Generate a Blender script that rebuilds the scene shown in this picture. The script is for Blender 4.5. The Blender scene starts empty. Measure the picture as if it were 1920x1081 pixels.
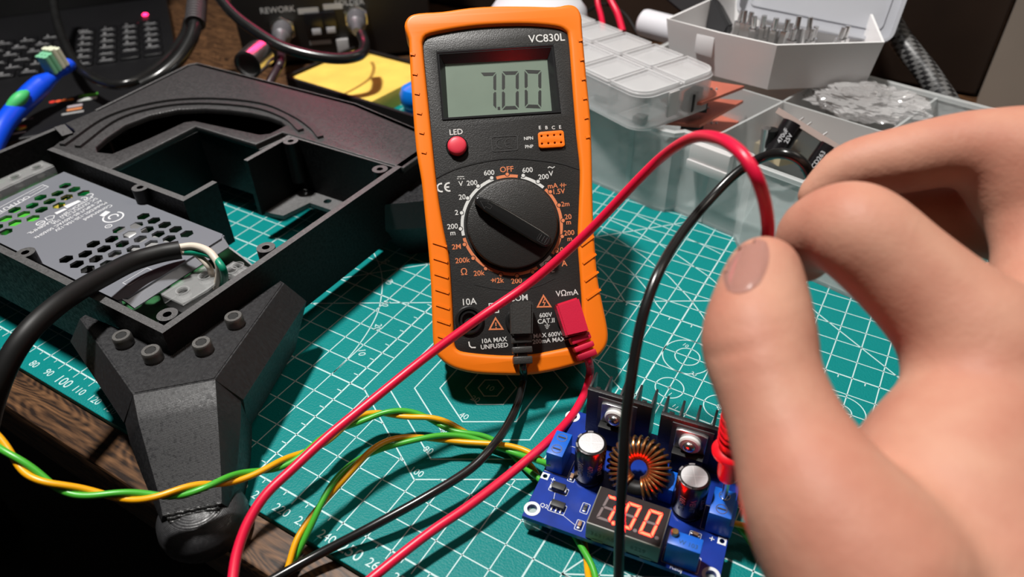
import bpy, bmesh, math, random
import numpy as np
from mathutils import Vector as V, Matrix
from mathutils.bvhtree import BVHTree

random.seed(4)
SC = bpy.context.scene
COL = SC.collection
S = 0.001                       # everything below is written in millimetres
PI = math.pi

# ------------------------------------------------------------------ camera
RM = np.array([[0.859532940, 0.510748519, -0.018413982],
               [0.303840487, -0.539636984, -0.785157872],
               [-0.410955086, 0.669274141, -0.619021842]])
FPX = 1353.563
CP = np.array([361.008427, -88.334959, 205.157642])

def ray(u, v): return RM.T @ np.array([(u-960)/FPX, (v-540.5)/FPX, 1.0])
def at(u, v, z=0.0):
    q = ray(u, v); return V(CP + (z-CP[2])/q[2]*q)
def atd(u, v, d): return V(CP + ray(u, v)*d)

cam = bpy.data.cameras.new('camera'); camo = bpy.data.objects.new('camera', cam); COL.objects.link(camo)
x_, y_, z_ = RM[0], -RM[1], -RM[2]
camo.matrix_world = Matrix(((x_[0], y_[0], z_[0], CP[0]*S), (x_[1], y_[1], z_[1], CP[1]*S),
                            (x_[2], y_[2], z_[2], CP[2]*S), (0, 0, 0, 1)))
cam.sensor_fit = 'HORIZONTAL'; cam.sensor_width = 36; cam.lens = FPX/1920*36
cam.clip_start = 0.005; cam.clip_end = 20
cam.dof.use_dof = True; cam.dof.focus_distance = 0.262; cam.dof.aperture_fstop = 11.5
SC.camera = camo

# ------------------------------------------------------------------ world, lamps, exposure
w = bpy.data.worlds.new('room_light'); SC.world = w; w.use_nodes = True
bg = w.node_tree.nodes['Background']; bg.inputs[0].default_value = (1.0, .95, .9, 1); bg.inputs[1].default_value = 0.016
def area(name, loc, tgt, size, power, col=(1, 1, 1)):
    l = bpy.data.lights.new(name, 'AREA'); l.shape = 'DISK'; l.size = size*S; l.energy = power; l.color = col
    o = bpy.data.objects.new(name, l); COL.objects.link(o); o.location = V(loc)*S
    o.rotation_euler = (V(tgt)-V(loc)).to_track_quat('-Z', 'Y').to_euler(); return o
area('ceiling_lamp', (22, 75, 900), (250, 90, 0), 75, 13.0, (1.0, .97, .93))
area('room_lamp', (700, 420, 1000), (300, 150, 0), 420, 1.8, (1.0, .90, .78))
vs = SC.view_settings; vs.view_transform = 'Standard'; vs.look = 'None'; vs.exposure = 0.0; vs.gamma = 1; vs.use_curve_mapping = False

# ------------------------------------------------------------------ materials
MATS = {}
def lin(c):
    return tuple(((x/255)/12.92 if x/255 <= .04045 else ((x/255+.055)/1.055)**2.4) for x in c)
def mat(name, col, rough=.5, metal=0, spec=.5, bump=0, bscale=2000, var=0, vscale=60, emit=0, ecol=None, alpha=1, sss=0, trans=0, coat=0):
    if name in MATS: return MATS[name]
    m = bpy.data.materials.new(name); m.use_nodes = True; nt = m.node_tree; N, L = nt.nodes, nt.links
    p = N['Principled BSDF']
    p.inputs['Base Color'].default_value = (*col, 1); p.inputs['Roughness'].default_value = rough
    p.inputs['Metallic'].default_value = metal; p.inputs['Specular IOR Level'].default_value = spec
    p.inputs['Alpha'].default_value = alpha; p.inputs['Transmission Weight'].default_value = trans
    p.inputs['Coat Weight'].default_value = coat
    if emit: p.inputs['Emission Color'].default_value = (*(ecol or col), 1); p.inputs['Emission Strength'].default_value = emit
    if sss:
        p.inputs['Subsurface Weight'].default_value = sss; p.inputs['Subsurface Scale'].default_value = .004
        p.inputs['Subsurface Radius'].default_value = (1, .35, .2)
    tc = N.new('ShaderNodeTexCoord')
    if bump:
        n = N.new('ShaderNodeTexNoise'); n.inputs['Scale'].default_value = bscale; n.inputs['Detail'].default_value = 3
        L.new(tc.outputs['Object'], n.inputs['Vector'])
        b = N.new('ShaderNodeBump'); b.inputs['Strength'].default_value = bump; b.inputs['Distance'].default_value = .0004
        L.new(n.outputs['Fac'], b.inputs['Height']); L.new(b.outputs['Normal'], p.inputs['Normal'])
    if var:
        n = N.new('ShaderNodeTexNoise'); n.inputs['Scale'].default_value = vscale; n.inputs['Detail'].default_value = 5
        L.new(tc.outputs['Object'], n.inputs['Vector'])
        r = N.new('ShaderNodeMapRange'); r.inputs[1].default_value = .3; r.inputs[2].default_value = .7
        r.inputs[3].default_value = 1-var; r.inputs[4].default_value = 1+var; L.new(n.outputs['Fac'], r.inputs[0])
        mx = N.new('ShaderNodeMix'); mx.data_type = 'RGBA'; mx.blend_type = 'MULTIPLY'; mx.inputs[0].default_value = 1
        mx.inputs[6].default_value = (*col, 1); L.new(r.outputs[0], mx.inputs[7]); L.new(mx.outputs[2], p.inputs['Base Color'])
    MATS[name] = m; return m

def printed(name, axis='Z', scale=1500, ang=0, strength=.5, col=(.017, .017, .018), rough=.42, spec=.45):
    """black printed filament: fine parallel ridges and a rough sheen"""
    if name in MATS: return MATS[name]
    m = mat(name, col, rough, spec=.45); nt = m.node_tree; N, L = nt.nodes, nt.links; p = N['Principled BSDF']
    tc = N.new('ShaderNodeTexCoord'); mp = N.new('ShaderNodeMapping'); mp.inputs['Rotation'].default_value = (0, 0, ang)
    L.new(tc.outputs['Object'], mp.inputs[0])
    wv = N.new('ShaderNodeTexWave'); wv.bands_direction = axis; wv.inputs['Scale'].default_value = scale
    wv.inputs['Distortion'].default_value = .6; wv.inputs['Detail'].default_value = 1; wv.inputs['Detail Scale'].default_value = 2
    L.new(mp.outputs[0], wv.inputs['Vector'])
    p.inputs['Specular IOR Level'].default_value = spec
    ns = N.new('ShaderNodeTexNoise'); ns.inputs['Scale'].default_value = 900; ns.inputs['Detail'].default_value = 4
    L.new(tc.outputs['Object'], ns.inputs['Vector'])
    ad = N.new('ShaderNodeMath'); ad.operation = 'ADD'; L.new(wv.outputs['Fac'], ad.inputs[0]); L.new(ns.outputs['Fac'], ad.inputs[1])
    b = N.new('ShaderNodeBump'); b.inputs['Strength'].default_value = strength; b.inputs['Distance'].default_value = .0002
    L.new(ad.outputs[0], b.inputs['Height']); L.new(b.outputs['Normal'], p.inputs['Normal'])
    r = N.new('ShaderNodeMapRange'); r.inputs[1].default_value = .35; r.inputs[2].default_value = .7
    r.inputs[3].default_value = .3; r.inputs[4].default_value = .6; L.new(ns.outputs['Fac'], r.inputs[0]); L.new(r.outputs[0], p.inputs['Roughness'])
    return m

BLACKP = printed('black_printed_plastic', 'Z', 1200, 0, .3, (.004, .004, .0043), .48, .2)  # shaded copy of the plastic, the walls' darkness put into its colour
BLACKLIT = printed('black_printed_lit', 'X', 560, .785, 1.0, (.085, .084, .085), .4, .6)  # lit copy of the same plastic, light from above put into its colour
ORANGE = mat('orange_rubber', lin((238, 118, 14)), .42, spec=.4, var=.05, vscale=30)
PANEL = mat('black_meter_plastic', (.016, .0155, .015), .38, bump=.25, bscale=2500, var=.25, vscale=50)
DIALM = mat('dial_black', (.014, .013, .012), .36, bump=.3, bscale=3000)
WHITEP = mat('white_print', (.62, .62, .60), .6)
ORANGEP = mat('orange_print', (.66, .19, .07), .6)
MATLINE = mat('mat_line', (.46, .62, .62), .6)
SILVER = mat('bright_metal', (.7, .7, .7), .25, 1)
DARKMET = mat('dark_metal', (.12, .12, .12), .35, 1)
BLKGLOSS = mat('black_cable_jacket', (.010, .010, .010), .25, spec=.55, var=.2, vscale=120)
BLKMATT = mat('black_rubber', (.007, .007, .007), .5, spec=.3)
REDC = mat('red_cable_jacket', lin((222, 22, 62)), .36, spec=.5)
REDP = mat('red_plug_plastic', lin((205, 20, 60)), .5, bump=.1)
YEL = mat('yellow_insulation', lin((235, 165, 10)), .35)
GRN = mat('green_insulation', lin((70, 170, 50)), .35)
BLUEPCB = mat('blue_board', lin((12, 48, 140)), .3, spec=.5, var=.2, vscale=150)
BLUEBLK = mat('blue_plastic', lin((10, 95, 200)), .4)
CLEARP = mat('frosted_plastic', (.70, .72, .72), .32, spec=.5, alpha=.45)
CLEARP2 = mat('milky_plastic', (.74, .72, .72), .35, spec=.5, alpha=.72)
CLEARB = mat('clear_plastic', (.78, .78, .79), .18, spec=.6, alpha=.38)

# ------------------------------------------------------------------ object plumbing
PRE = {}
def top(o):
    while o.parent: o = o.parent
    return o
def props(o, label, cat, group=None, kind=None):
    if label: o['label'] = label
    if cat: o['category'] = cat
    if group: o['group'] = group
    if kind: o['kind'] = kind
    return o
def thing(name, label, cat, loc=(0, 0, 0), axes=None, group=None, build='local', off=(0, 0, 0)):
    """an Empty at the base of a thing; build='world' takes part meshes in mat coordinates"""
    o = bpy.data.objects.new(name, None); COL.objects.link(o); o.empty_display_size = .01
    A = Matrix.Identity(4)
    if axes:
        for i in range(3):
            for j in range(3): A[j][i] = axes[i][j]
    A.translation = V(loc)
    B = A.copy(); B.translation = V(loc)*S; o.matrix_world = B
    PRE[o.name] = A.inverted() if build == 'world' else Matrix.Translation(V(off))
    return props(o, label, cat, group)
def obj(name, bm, m, parent=None, label=None, ang=35, smooth=True):
    if m is BLACKP:                                    # top faces: overhead light painted in as a lighter colour, coarser and shinier
        m = [BLACKP, BLACKLIT]; bmesh.ops.recalc_face_normals(bm, faces=bm.faces[:]); zt = max(v.co.z for v in bm.verts)
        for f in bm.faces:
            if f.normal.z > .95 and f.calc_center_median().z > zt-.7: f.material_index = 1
    if parent is not None: bm.transform(PRE[top(parent).name])
    bm.transform(Matrix.Scale(S, 4))
    me = bpy.data.meshes.new(name); bmesh.ops.recalc_face_normals(bm, faces=bm.faces[:]) if bm.faces else None
    bm.to_mesh(me); bm.free()
    for x in (m if isinstance(m, (list, tuple)) else [m]): me.materials.append(x)
    if smooth:
        me.polygons.foreach_set('use_smooth', [True]*len(me.polygons)); me.set_sharp_from_angle(angle=math.radians(ang))
    o = bpy.data.objects.new(name, me); COL.objects.link(o)
    if parent is not None: o.parent = parent
    if label: o['label'] = label
    return o
def solo(name, bm, m, label, cat, group=None, base=None, kind=None, ang=35):
    """a thing that is a single mesh, its origin at its base"""
    bb = [v.co for v in bm.verts]
    if base is None:
        lo = V([min(c[i] for c in bb) for i in range(3)]); hi = V([max(c[i] for c in bb) for i in range(3)])
        base = V(((lo.x+hi.x)/2, (lo.y+hi.y)/2, lo.z))
    bm.transform(Matrix.Translation(-V(base)))
    o = obj(name, bm, m, None, None, ang); o.location = V(base)*S
    return props(o, label, cat, group, kind)
def copy_tree(o, parent=None):
    c = o.copy(); COL.objects.link(c)
    if parent is not None: c.parent = parent
    for ch in o.children: copy_tree(ch, c)
    return c

# ------------------------------------------------------------------ mesh helpers
NB = bmesh.new
def add(bm, other, M=None):
    if M is not None: other.transform(M)
    me = bpy.data.meshes.new('t'); other.to_mesh(me); other.free(); bm.from_mesh(me); bpy.data.meshes.remove(me); return bm
def axesM(o, x, y, z=None):
    x = V(x).normalized(); y = V(y); y = (y-x*x.dot(y)).normalized(); z = x.cross(y)
    return Matrix(((x.x, y.x, z.x, o[0]), (x.y, y.y, z.y, o[1]), (x.z, y.z, z.z, o[2]), (0, 0, 0, 1)))
def plate(outer, holes=(), z0=0., z1=1., bev=0., seg=2):
    cu = bpy.data.curves.new('t', 'CURVE'); cu.dimensions = '2D'; cu.fill_mode = 'BOTH'
    for pts in [outer]+list(holes):
        sp = cu.splines.new('POLY'); sp.points.add(len(pts)-1)
        for p, q in zip(sp.points, pts): p.co = (q[0], q[1], 0, 1)
        sp.use_cyclic_u = True
    cu.extrude = (z1-z0)/2-bev; cu.bevel_depth = bev; cu.bevel_resolution = seg; cu.offset = -bev
    o = bpy.data.objects.new('t', cu); me = o.to_mesh(); bm = NB(); bm.from_mesh(me); o.to_mesh_clear()
    bpy.data.objects.remove(o); bpy.data.curves.remove(cu)
    bmesh.ops.translate(bm, verts=bm.verts[:], vec=(0, 0, (z0+z1)/2)); bmesh.ops.remove_doubles(bm, verts=bm.verts[:], dist=1e-4)
    return bm
def box(bm, c, s, bev=0, M=None, seg=2):
    t = NB(); bmesh.ops.create_cube(t, size=1); bmesh.ops.scale(t, vec=s, verts=t.verts[:])
    if bev: bmesh.ops.bevel(t, geom=t.edges[:], offset=bev, segments=seg, affect='EDGES', profile=.5)
    bmesh.ops.translate(t, vec=c, verts=t.verts[:]); return add(bm, t, M)
def lathe(bm, prof, M=None, n=32, caps=True):
    """profile (r, z) about the local z axis"""
    t = NB(); rings = []
    for r, z in prof:
        rings.append([t.verts.new((r*math.cos(2*PI*i/n), r*math.sin(2*PI*i/n), z)) for i in range(n)])
    for a, b in zip(rings, rings[1:]):
        for i in range(n): t.faces.new((a[i], a[(i+1) % n], b[(i+1) % n], b[i]))
    if caps: t.faces.new(rings[0][::-1]); t.faces.new(rings[-1])
    bmesh.ops.remove_doubles(t, verts=t.verts[:], dist=1e-5)
    return add(bm, t, M)
def zto(p, d):
    d = V(d).normalized(); q = d.to_track_quat('Z', 'Y'); return Matrix.Translation(V(p)) @ q.to_matrix().to_4x4()
def cyl(bm, a, b, r, r2=None, n=20):
    a, b = V(a), V(b); return lathe(bm, [(r, 0), (r if r2 is None else r2, (b-a).length)], zto(a, b-a), n)
def catmull(pts, k=8):
    P = [V(p) for p in pts]; P = [P[0]*2-P[1]]+P+[P[-1]*2-P[-2]]; out = []
    for i in range(1, len(P)-2):
        for j in range(k):
            t = j/k; a, b, c, d = P[i-1:i+3]
            out.append(.5*((2*b)+(c-a)*t+(2*a-5*b+4*c-d)*t*t+(3*b-a-3*c+d)*t**3))
    return out+[P[-2]]
def tube(bm, pts, r, n=14, k=8, smooth=True, caps=True):
    P = catmull(pts, k) if smooth else [V(p) for p in pts]
    R = r if callable(r) else (lambda s: r)
    up = V((0, 0, 1)); rings = []; m = len(P); prev = None
    for i, p in enumerate(P):
        d = (P[min(i+1, m-1)]-P[max(i-1, 0)]).normalized()
        if prev is None:
            a = d.cross(up if abs(d.z) < .9 else V((1, 0, 0))).normalized()
        else: a = (prev-d*prev.dot(d)).normalized()
        prev = a; b = d.cross(a); rr = R(i/(m-1))
        rings.append([bm.verts.new(p+(a*math.cos(2*PI*j/n)+b*math.sin(2*PI*j/n))*rr) for j in range(n)])
    for a, b in zip(rings, rings[1:]):
        for j in range(n): bm.faces.new((a[j], a[(j+1) % n], b[(j+1) % n], b[j]))
    if caps: bm.faces.new(rings[0][::-1]); bm.faces.new(rings[-1])
    return bm
def path(bm, pts, wd, z0, z1, closed=False, M=None):
    """a strip of even width along a 2D polyline, mitred, from z0 to z1"""
    P = [V((p[0], p[1])) for p in pts]; n = len(P); Lf, Rt = [], []
    for i in range(n):
        a = P[i-1] if (closed or i > 0) else None; b = P[(i+1) % n] if (closed or i < n-1) else None
        d1 = (P[i]-a).normalized() if a is not None else (b-P[i]).normalized()
        d2 = (b-P[i]).normalized() if b is not None else d1
        n1 = V((-d1.y, d1.x)); n2 = V((-d2.y, d2.x)); mm = n1+n2
        mm = mm.normalized() if mm.length > 1e-6 else n1; k = 1/max(.35, mm.dot(n1))
        Lf.append(P[i]+mm*k*wd/2); Rt.append(P[i]-mm*k*wd/2)
    t = NB(); vv = [[t.verts.new((q.x, q.y, z)) for q in side] for side, z in ((Lf, z0), (Rt, z0), (Rt, z1), (Lf, z1))]
    for i in range(n if closed else n-1):
        j = (i+1) % n
        for k in range(4): t.faces.new((vv[k][i], vv[k][j], vv[(k+1) % 4][j], vv[(k+1) % 4][i]))
    if not closed:
        t.faces.new([vv[k][0] for k in range(4)]); t.faces.new([vv[k][-1] for k in range(4)][::-1])
    return add(bm, t, M)
def arc(c, r, a0, a1, n=40): return [(c[0]+r*math.cos(math.radians(a0+(a1-a0)*i/n)), c[1]+r*math.sin(math.radians(a0+(a1-a0)*i/n))) for i in range(n+1)]
def circ(c, r, n=36): return arc(c, r, 0, 360*(n-1)/n, n-1)
def rrect(x0, y0, x1, y1, r, n=5):
    o = []
    for cx, cy, a in ((x1-r, y1-r, 0), (x0+r, y1-r, 90), (x0+r, y0+r, 180), (x1-r, y0+r, 270)): o += arc((cx, cy), r, a, a+90, n)
    return o
def text(bm, s, cap, M, th=.05, bold=0., align='CENTER'):
    """lettering, cap height in mm, centred on M, reading along its x axis"""
    cu = bpy.data.curves.new('t', 'FONT'); cu.body = s; cu.size = cap/.70; cu.align_x = align; cu.align_y = 'BOTTOM_BASELINE'
    cu.extrude = th/2; cu.offset = bold; cu.resolution_u = 3
    o = bpy.data.objects.new('t', cu); me = o.to_mesh(); t = NB(); t.from_mesh(me); o.to_mesh_clear()
    bpy.data.objects.remove(o); bpy.data.curves.remove(cu)
    bmesh.ops.translate(t, verts=t.verts[:], vec=(0, -cap/2, th/2)); return add(bm, t, M)
def prism(bm, poly, z0, z1, M=None, top_scale=None):
    t = NB(); a = [t.verts.new((p[0], p[1], z0)) for p in poly]; b = [t.verts.new((p[0], p[1], z1)) for p in (top_scale or poly)]
    n = len(poly)
    for i in range(n): t.faces.new((a[i], a[(i+1) % n], b[(i+1) % n], b[i]))
    t.faces.new(a[::-1]); t.faces.new(b); return add(bm, t, M)
SEG = {'a': [(0.04, 1), (.96, 1), (.78, .91), (.22, .91)], 'g': [(.1, .5), (.22, .545), (.78, .545), (.9, .5), (.78, .455), (.22, .455)],
       'd': [(0.04, 0), (.96, 0), (.78, .09), (.22, .09)], 'f': [(0, .97), (.18, .88), (.18, .57), (.09, .52), (0, .54)],
       'b': [(1, .97), (.82, .88), (.82, .57), (.91, .52), (1, .54)], 'e': [(0, .03), (.18, .12), (.18, .43), (.09, .48), (0, .46)],
       'c': [(1, .03), (.82, .12), (.82, .43), (.91, .48), (1, .46)]}
def quad(corners):
    tl, tr, br, bl = [V(c) for c in corners]
    def f(x, y):
        p = bl*(1-x)*(1-y)+br*x*(1-y)+tr*x*y+tl*(1-x)*y; return (p.x, p.y)
    return f

# ================================================================== the setting
def wood(name, c1, c2):
    m = mat(name, c1, .42, spec=.35); nt = m.node_tree; N, L = nt.nodes, nt.links; p = N['Principled BSDF']
    tc = N.new('ShaderNodeTexCoord'); mp = N.new('ShaderNodeMapping'); mp.inputs['Scale'].default_value = (1.0, 4.2, 4.2); mp.inputs['Location'].default_value = (.43, .52, 0)
    L.new(tc.outputs['Object'], mp.inputs[0])
    n0 = N.new('ShaderNodeTexNoise'); n0.inputs['Scale'].default_value = 9; n0.inputs['Detail'].default_value = 2; L.new(mp.outputs[0], n0.inputs['Vector'])
    ml = N.new('ShaderNodeMath'); ml.operation = 'MULTIPLY'; ml.inputs[1].default_value = 260; L.new(n0.outputs['Fac'], ml.inputs[0])
    sn = N.new('ShaderNodeMath'); sn.operation = 'SINE'; L.new(ml.outputs[0], sn.inputs[0])
    n = N.new('ShaderNodeTexNoise'); n.inputs['Scale'].default_value = 420; n.inputs['Detail'].default_value = 5
    mp2 = N.new('ShaderNodeMapping'); mp2.inputs['Scale'].default_value = (.16, 1.5, 1); L.new(tc.outputs['Object'], mp2.inputs[0]); L.new(mp2.outputs[0], n.inputs['Vector'])
    ad = N.new('ShaderNodeMath'); ad.operation = 'MULTIPLY_ADD'; ad.inputs[1].default_value = .085; L.new(sn.outputs[0], ad.inputs[0]); L.new(n.outputs['Fac'], ad.inputs[2])
    cr = N.new('ShaderNodeValToRGB'); cr.color_ramp.elements[0].position = .33; cr.color_ramp.elements[1].position = .74
    cr.color_ramp.elements[0].color = (*c1, 1); cr.color_ramp.elements[1].color = (*c2, 1)
    L.new(ad.outputs[0], cr.inputs[0]); L.new(cr.outputs[0], p.inputs['Base Color'])
    b = N.new('ShaderNodeBump'); b.inputs['Strength'].default_value = .25; b.inputs['Distance'].default_value = .0003
    L.new(n.outputs['Fac'], b.inputs['Height']); L.new(b.outputs['Normal'], p.inputs['Normal'])
    return m
WOOD = wood('dark_wood', (.016, .008, .005), (.17, .082, .036))

def struct(name, bm, m):
    o = obj(name, bm, m); o['kind'] = 'structure'; return o
struct('floor', box(NB(), (200, 0, -745), (3400, 3400, 10)), mat('floor_dark', (.012, .010, .009), .7, var=.3, vscale=3))
struct('wall_back', box(NB(), (-355, 900, 300), (1491, 20, 2080)), mat('brown_wall', (.060, .038, .026), .7, var=.25, vscale=8))
struct('trim_1', box(NB(), (451, 474, 300), (118, 30, 2080)), mat('beige_panel', (.24, .20, .165), .7, var=.15, vscale=9))
cb = box(NB(), (60, 650, 230), (660, 360, 462), 2)
solo('cabinet', cb, mat('brown_cabinet', (.030, .017, .011), .55, var=.3, vscale=14), 'dark brown cabinet front standing on the desk behind the plastic boxes', 'cabinet')

desk = thing('desk', 'dark wood grain desk with the green mat laid on it', 'desk', (300, 300, -743))
PRE[desk.name] = Matrix.Translation((-300, -300, 743))
TX = at(450, 1060, -3)
obj('desk_top', box(NB(), (300, 385, -16), (2000, 820, 26), 1.2), WOOD, desk)
for x in (-640, 1240):
    for y in (40, 730): obj('leg', box(NB(), (x, y, -386), (60, 60, 714), 2), mat('desk_leg', (.02, .012, .008), .5), desk)

# ================================================================== cutting mat
MATG = mat('green_mat', (.0005, .195, .190), .46, spec=.2, bump=.6, bscale=1400)
cm = thing('cutting_mat', 'green gridded self-healing cutting mat under the meter', 'cutting mat', (235, 140, -3))
PRE[cm.name] = Matrix.Translation((-235, -140, 3))
obj('mat_sheet', plate(rrect(-12, -10.6, 470, 305, 6), z0=-2.95, z1=0, bev=.3), MATG, cm)
g = NB(); H0, H1 = .0, .05
def mline(pts, wd=.42): path(g, pts, wd, H0, H1)
def skip(x, y):                                       # the grid stops at the hexagon figure and at the circles row
    return False
hexc = (249.7, 75.5)
def hexpts(D): return [(hexc[0]+D/2*math.cos(math.radians(30+60*i)), hexc[1]+D/2*math.sin(math.radians(30+60*i))) for i in range(6)]
def hex_clip_y(x):                                    # where the 100 hexagon cuts a vertical grid line
    ys = []; P = hexpts(100)
    for i in range(6):
        a, b = P[i], P[(i+1) % 6]
        if (a[0]-x)*(b[0]-x) < 0: ys.append(a[1]+(x-a[0])/(b[0]-a[0])*(b[1]-a[1]))
    return sorted(ys)
def hex_clip_x(y):
    xs = []; P = hexpts(100)
    for i in range(6):
        a, b = P[i], P[(i+1) % 6]
        if (a[1]-y)*(b[1]-y) < 0: xs.append(a[0]+(y-a[1])/(b[1]-a[1])*(b[0]-a[0]))
    return sorted(xs)
for x in range(0, 461, 10):
    c = hex_clip_y(x+.01); wdt = .62 if x in (0, 100, 150, 200, 300, 400) else .42
    if len(c) == 2: mline([(x, 0), (x, c[0])], wdt); mline([(x, c[1]), (x, 290)], wdt)
    else: mline([(x, 0), (x, 290)], wdt)
for y in range(0, 291, 10):
    c = hex_clip_x(y+.01); wdt = .62 if y in (0, 50, 100, 150, 250) else .42
    if len(c) == 2: mline([(0, y), (c[0], y)], wdt); mline([(c[1], y), (460, y)], wdt)
    else: mline([(0, y), (460, y)], wdt)
for x in range(0, 461, 5): mline([(x, -3.2 if x % 10 == 0 else -1.8), (x, 0)], .38)
for y in range(5, 290, 10): mline([(197.6, y), (200, y)], .4)
for x in range(5, 460, 10): mline([(x, 148), (x, 150)], .4)
for D in (10, 20, 40, 60, 80, 100): path(g, hexpts(D), .5, H0, H1, True)
for a, b in (((100, 50), (343, 190.3)), ((100, 50), (290, 240)), ((100, 50), (215, 249)), ((343.6, 187.7), (392, 155)),
             ((310, 20), (340, 36)), ((310, 20), (325, 52)), ((310, 20), (348, 24))): mline([a, b], .5)
for px in ([(560+x/3.86, 420+y/3.86) for x, y in ((540, 200), (585, 300), (605, 400), (600, 510), (575, 630), (520, 745), (445, 860), (355, 970), (250, 1075))],
           [(1120.8, 499.4), (1139.6, 518.1), (1161.8, 549.3), (1172.2, 566.7)],
           [(1115.3, 455.7), (1136.1, 470.2), (1162.4, 490.4), (1188.8, 514.7), (1214.5, 544.5), (1230.4, 568.8), (1238.8, 579.2)],
           [(1126.4, 431.4), (1155.5, 447.3), (1183.3, 464.7), (1212.4, 484.8), (1234.6, 502.9), (1252.5, 516.6), (1269.1, 534.1), (1296.6, 564), (1323.2, 600.6), (1330.7, 611.5)],
           [(1141, 411), (1172, 424.4), (1204.1, 440.4), (1233.2, 455.7), (1252.6, 467.5), (1271.6, 479.1), (1295.8, 495.8), (1327.4, 517.4), (1354.9, 540.7)],
           [(1192.2, 402.7), (1221, 415.5), (1253.3, 428.6), (1271.4, 436.4), (1290.8, 447.4), (1319.3, 459.7), (1351.7, 475.9)],
           [(1272.7, 405.3), (1285.7, 409.8), (1312.9, 419.6), (1338.8, 431.2), (1371.1, 443.5)]):
    mline([(p.x, p.y) for p in catmull([at(*q) for q in px], 5)], .45)
for c, ds in (((310, 130), (10, 20)), ((310, 110), (1, 11)), ((330, 110), (2, 12)), ((350, 110), (3, 13)), ((330, 130), (9, 19)), ((350, 130), (8, 18)), ((370, 130), (7, 17)), ((390, 130), (6, 16))):
    for D in ds: path(g, circ(c, D/2), .42, H0, H1, True)
obj('printed_grid', g, MATLINE, cm)
t = NB()
def flat(x, y, a=0): return Matrix.Translation((x, y, .0)) @ Matrix.Rotation(math.radians(a), 4, 'Z')
for x in range(0, 451, 10): text(t, str(x), 4.1 if x in (100, 250, 400) else 3.1, flat(x-1.2, -6.4), bold=.02)
for D, x, y in ((10, 249.3, 75.4), (20, 247.6, 67.6), (40, 248.6, 58.2), (60, 246.8, 48.6), (80, 246.5, 38.4), (100, 248.5, 28.6)): text(t, str(D), 2.6, flat(x, y), bold=.01)
for s, px, a in (('10', (679, 660), -62), ('20', (709, 613), -74), ('30', (724, 569), -88), ('40', (731, 528), -100), ('50', (723, 490), -112)):
    p = at(*px); text(t, s, 3.0, flat(p.x, p.y, a+13), bold=.01)
for c, ds in (((310, 130), ('10', '20')), ((310, 110), ('1', '11')), ((330, 110), ('2', '12')), ((370, 130), ('7', '17')), ((330, 130), ('9', '19'))):
    rin = 6.6 if ds[0] == '10' else (5.2 if ds[0] in ('7', '9') else 3.6)
    text(t, ds[0], 1.9, flat(c[0]-(3 if rin > 5 else -1.5), c[1]+(6.2 if rin > 5 else -3.0), -20)); text(t, ds[1], 1.9, flat(c[0]+5.5, c[1]-8.2, -20))
obj('printed_numbers', t, MATLINE, cm)

# ================================================================== multimeter
mcn = atd(960.09, 421.05, 275.0)
rt = V((RM[0][0], RM[0][1], 0)).normalized(); fw = V((-rt.y, rt.x, 0))
ya, el = math.radians(6.75), math.radians(46.28)
MW = rt*math.cos(ya)+fw*math.sin(ya); MH = fw*math.cos(ya)-rt*math.sin(ya)
MU = MH*math.cos(el)+V((0, 0, 1))*math.sin(el); MN = MW.cross(MU)
def face(u, v, c=0.):
    r = V(ray(u, v)); o = mcn+MN*c; s = (o-V(CP)).dot(MN)/r.dot(MN); p = V(CP)+r*s-o; return (p.dot(MW), p.dot(MU))
mt = thing('multimeter', 'digital multimeter in an orange rubber holster, leaning back, display reading 7.00', 'multimeter',
           mcn+MU*-56+MN*-19, (MW, MU, MN), off=(0, 56, 19))
sil = [(766, 75), (758, 50), (766, 33), (785, 26), (830, 23), (880, 16), (930, 13), (990, 13), (1040, 14), (1065, 10), (1081, 15), (1090, 32), (1092, 60), (1100, 150), (1107, 220), (1110, 300), (1112, 400), (1117, 480), (1122, 530), (1130, 570), (1138, 610), (1140, 635), (1133, 655), (1115, 672), (1080, 684), (1030, 697), (985, 703), (940, 703), (890, 700), (850, 690), (825, 672), (813, 650), (810, 600), (808, 540), (803, 470), (796, 400), (790, 340), (780, 280), (772, 180)]
pan = [(793, 82), (800, 70), (830, 62), (880, 54), (930, 50), (990, 49), (1040, 53), (1059, 60), (1066, 75), (1072, 150), (1080, 250), (1087, 320), (1085, 390), (1083, 450), (1086, 500), (1090, 560), (1092, 610), (1093, 632), (1085, 645), (1030, 658), (985, 665), (940, 666), (880, 661), (858, 655), (852, 640), (850, 600), (846, 530), (842, 480), (832, 430), (822, 370), (815, 310), (808, 240), (800, 160), (795, 110)]
SIL = [(p.x, p.y) for p in catmull([(*face(*q), 0) for q in sil+sil[:1]], 3)][:-1]
PAN = [(p.x, p.y) for p in catmull([(*face(*q), 0) for q in pan+pan[:1]], 3)][:-1]
def grow(P, d):
    c = [sum(p[i] for p in P)/len(P) for i in (0, 1)]; n = len(P); out = []
    for i in range(n):
        a, b = V(P[i-1]), V(P[(i+1) % n]); tdir = (b-a).normalized(); nn = V((tdir.y, -tdir.x))
        if nn.dot(V(P[i])-V(c)) < 0: nn = -nn
        q = V(P[i])+nn*d; out.append((q.x, q.y))
    return out
hb = plate(grow(SIL, -.1), [PAN], -13, 1.6, 1.5, 3)
add(hb, plate(grow(SIL, -1.2), [], -22, -12.5, 3.2, 3))
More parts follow.
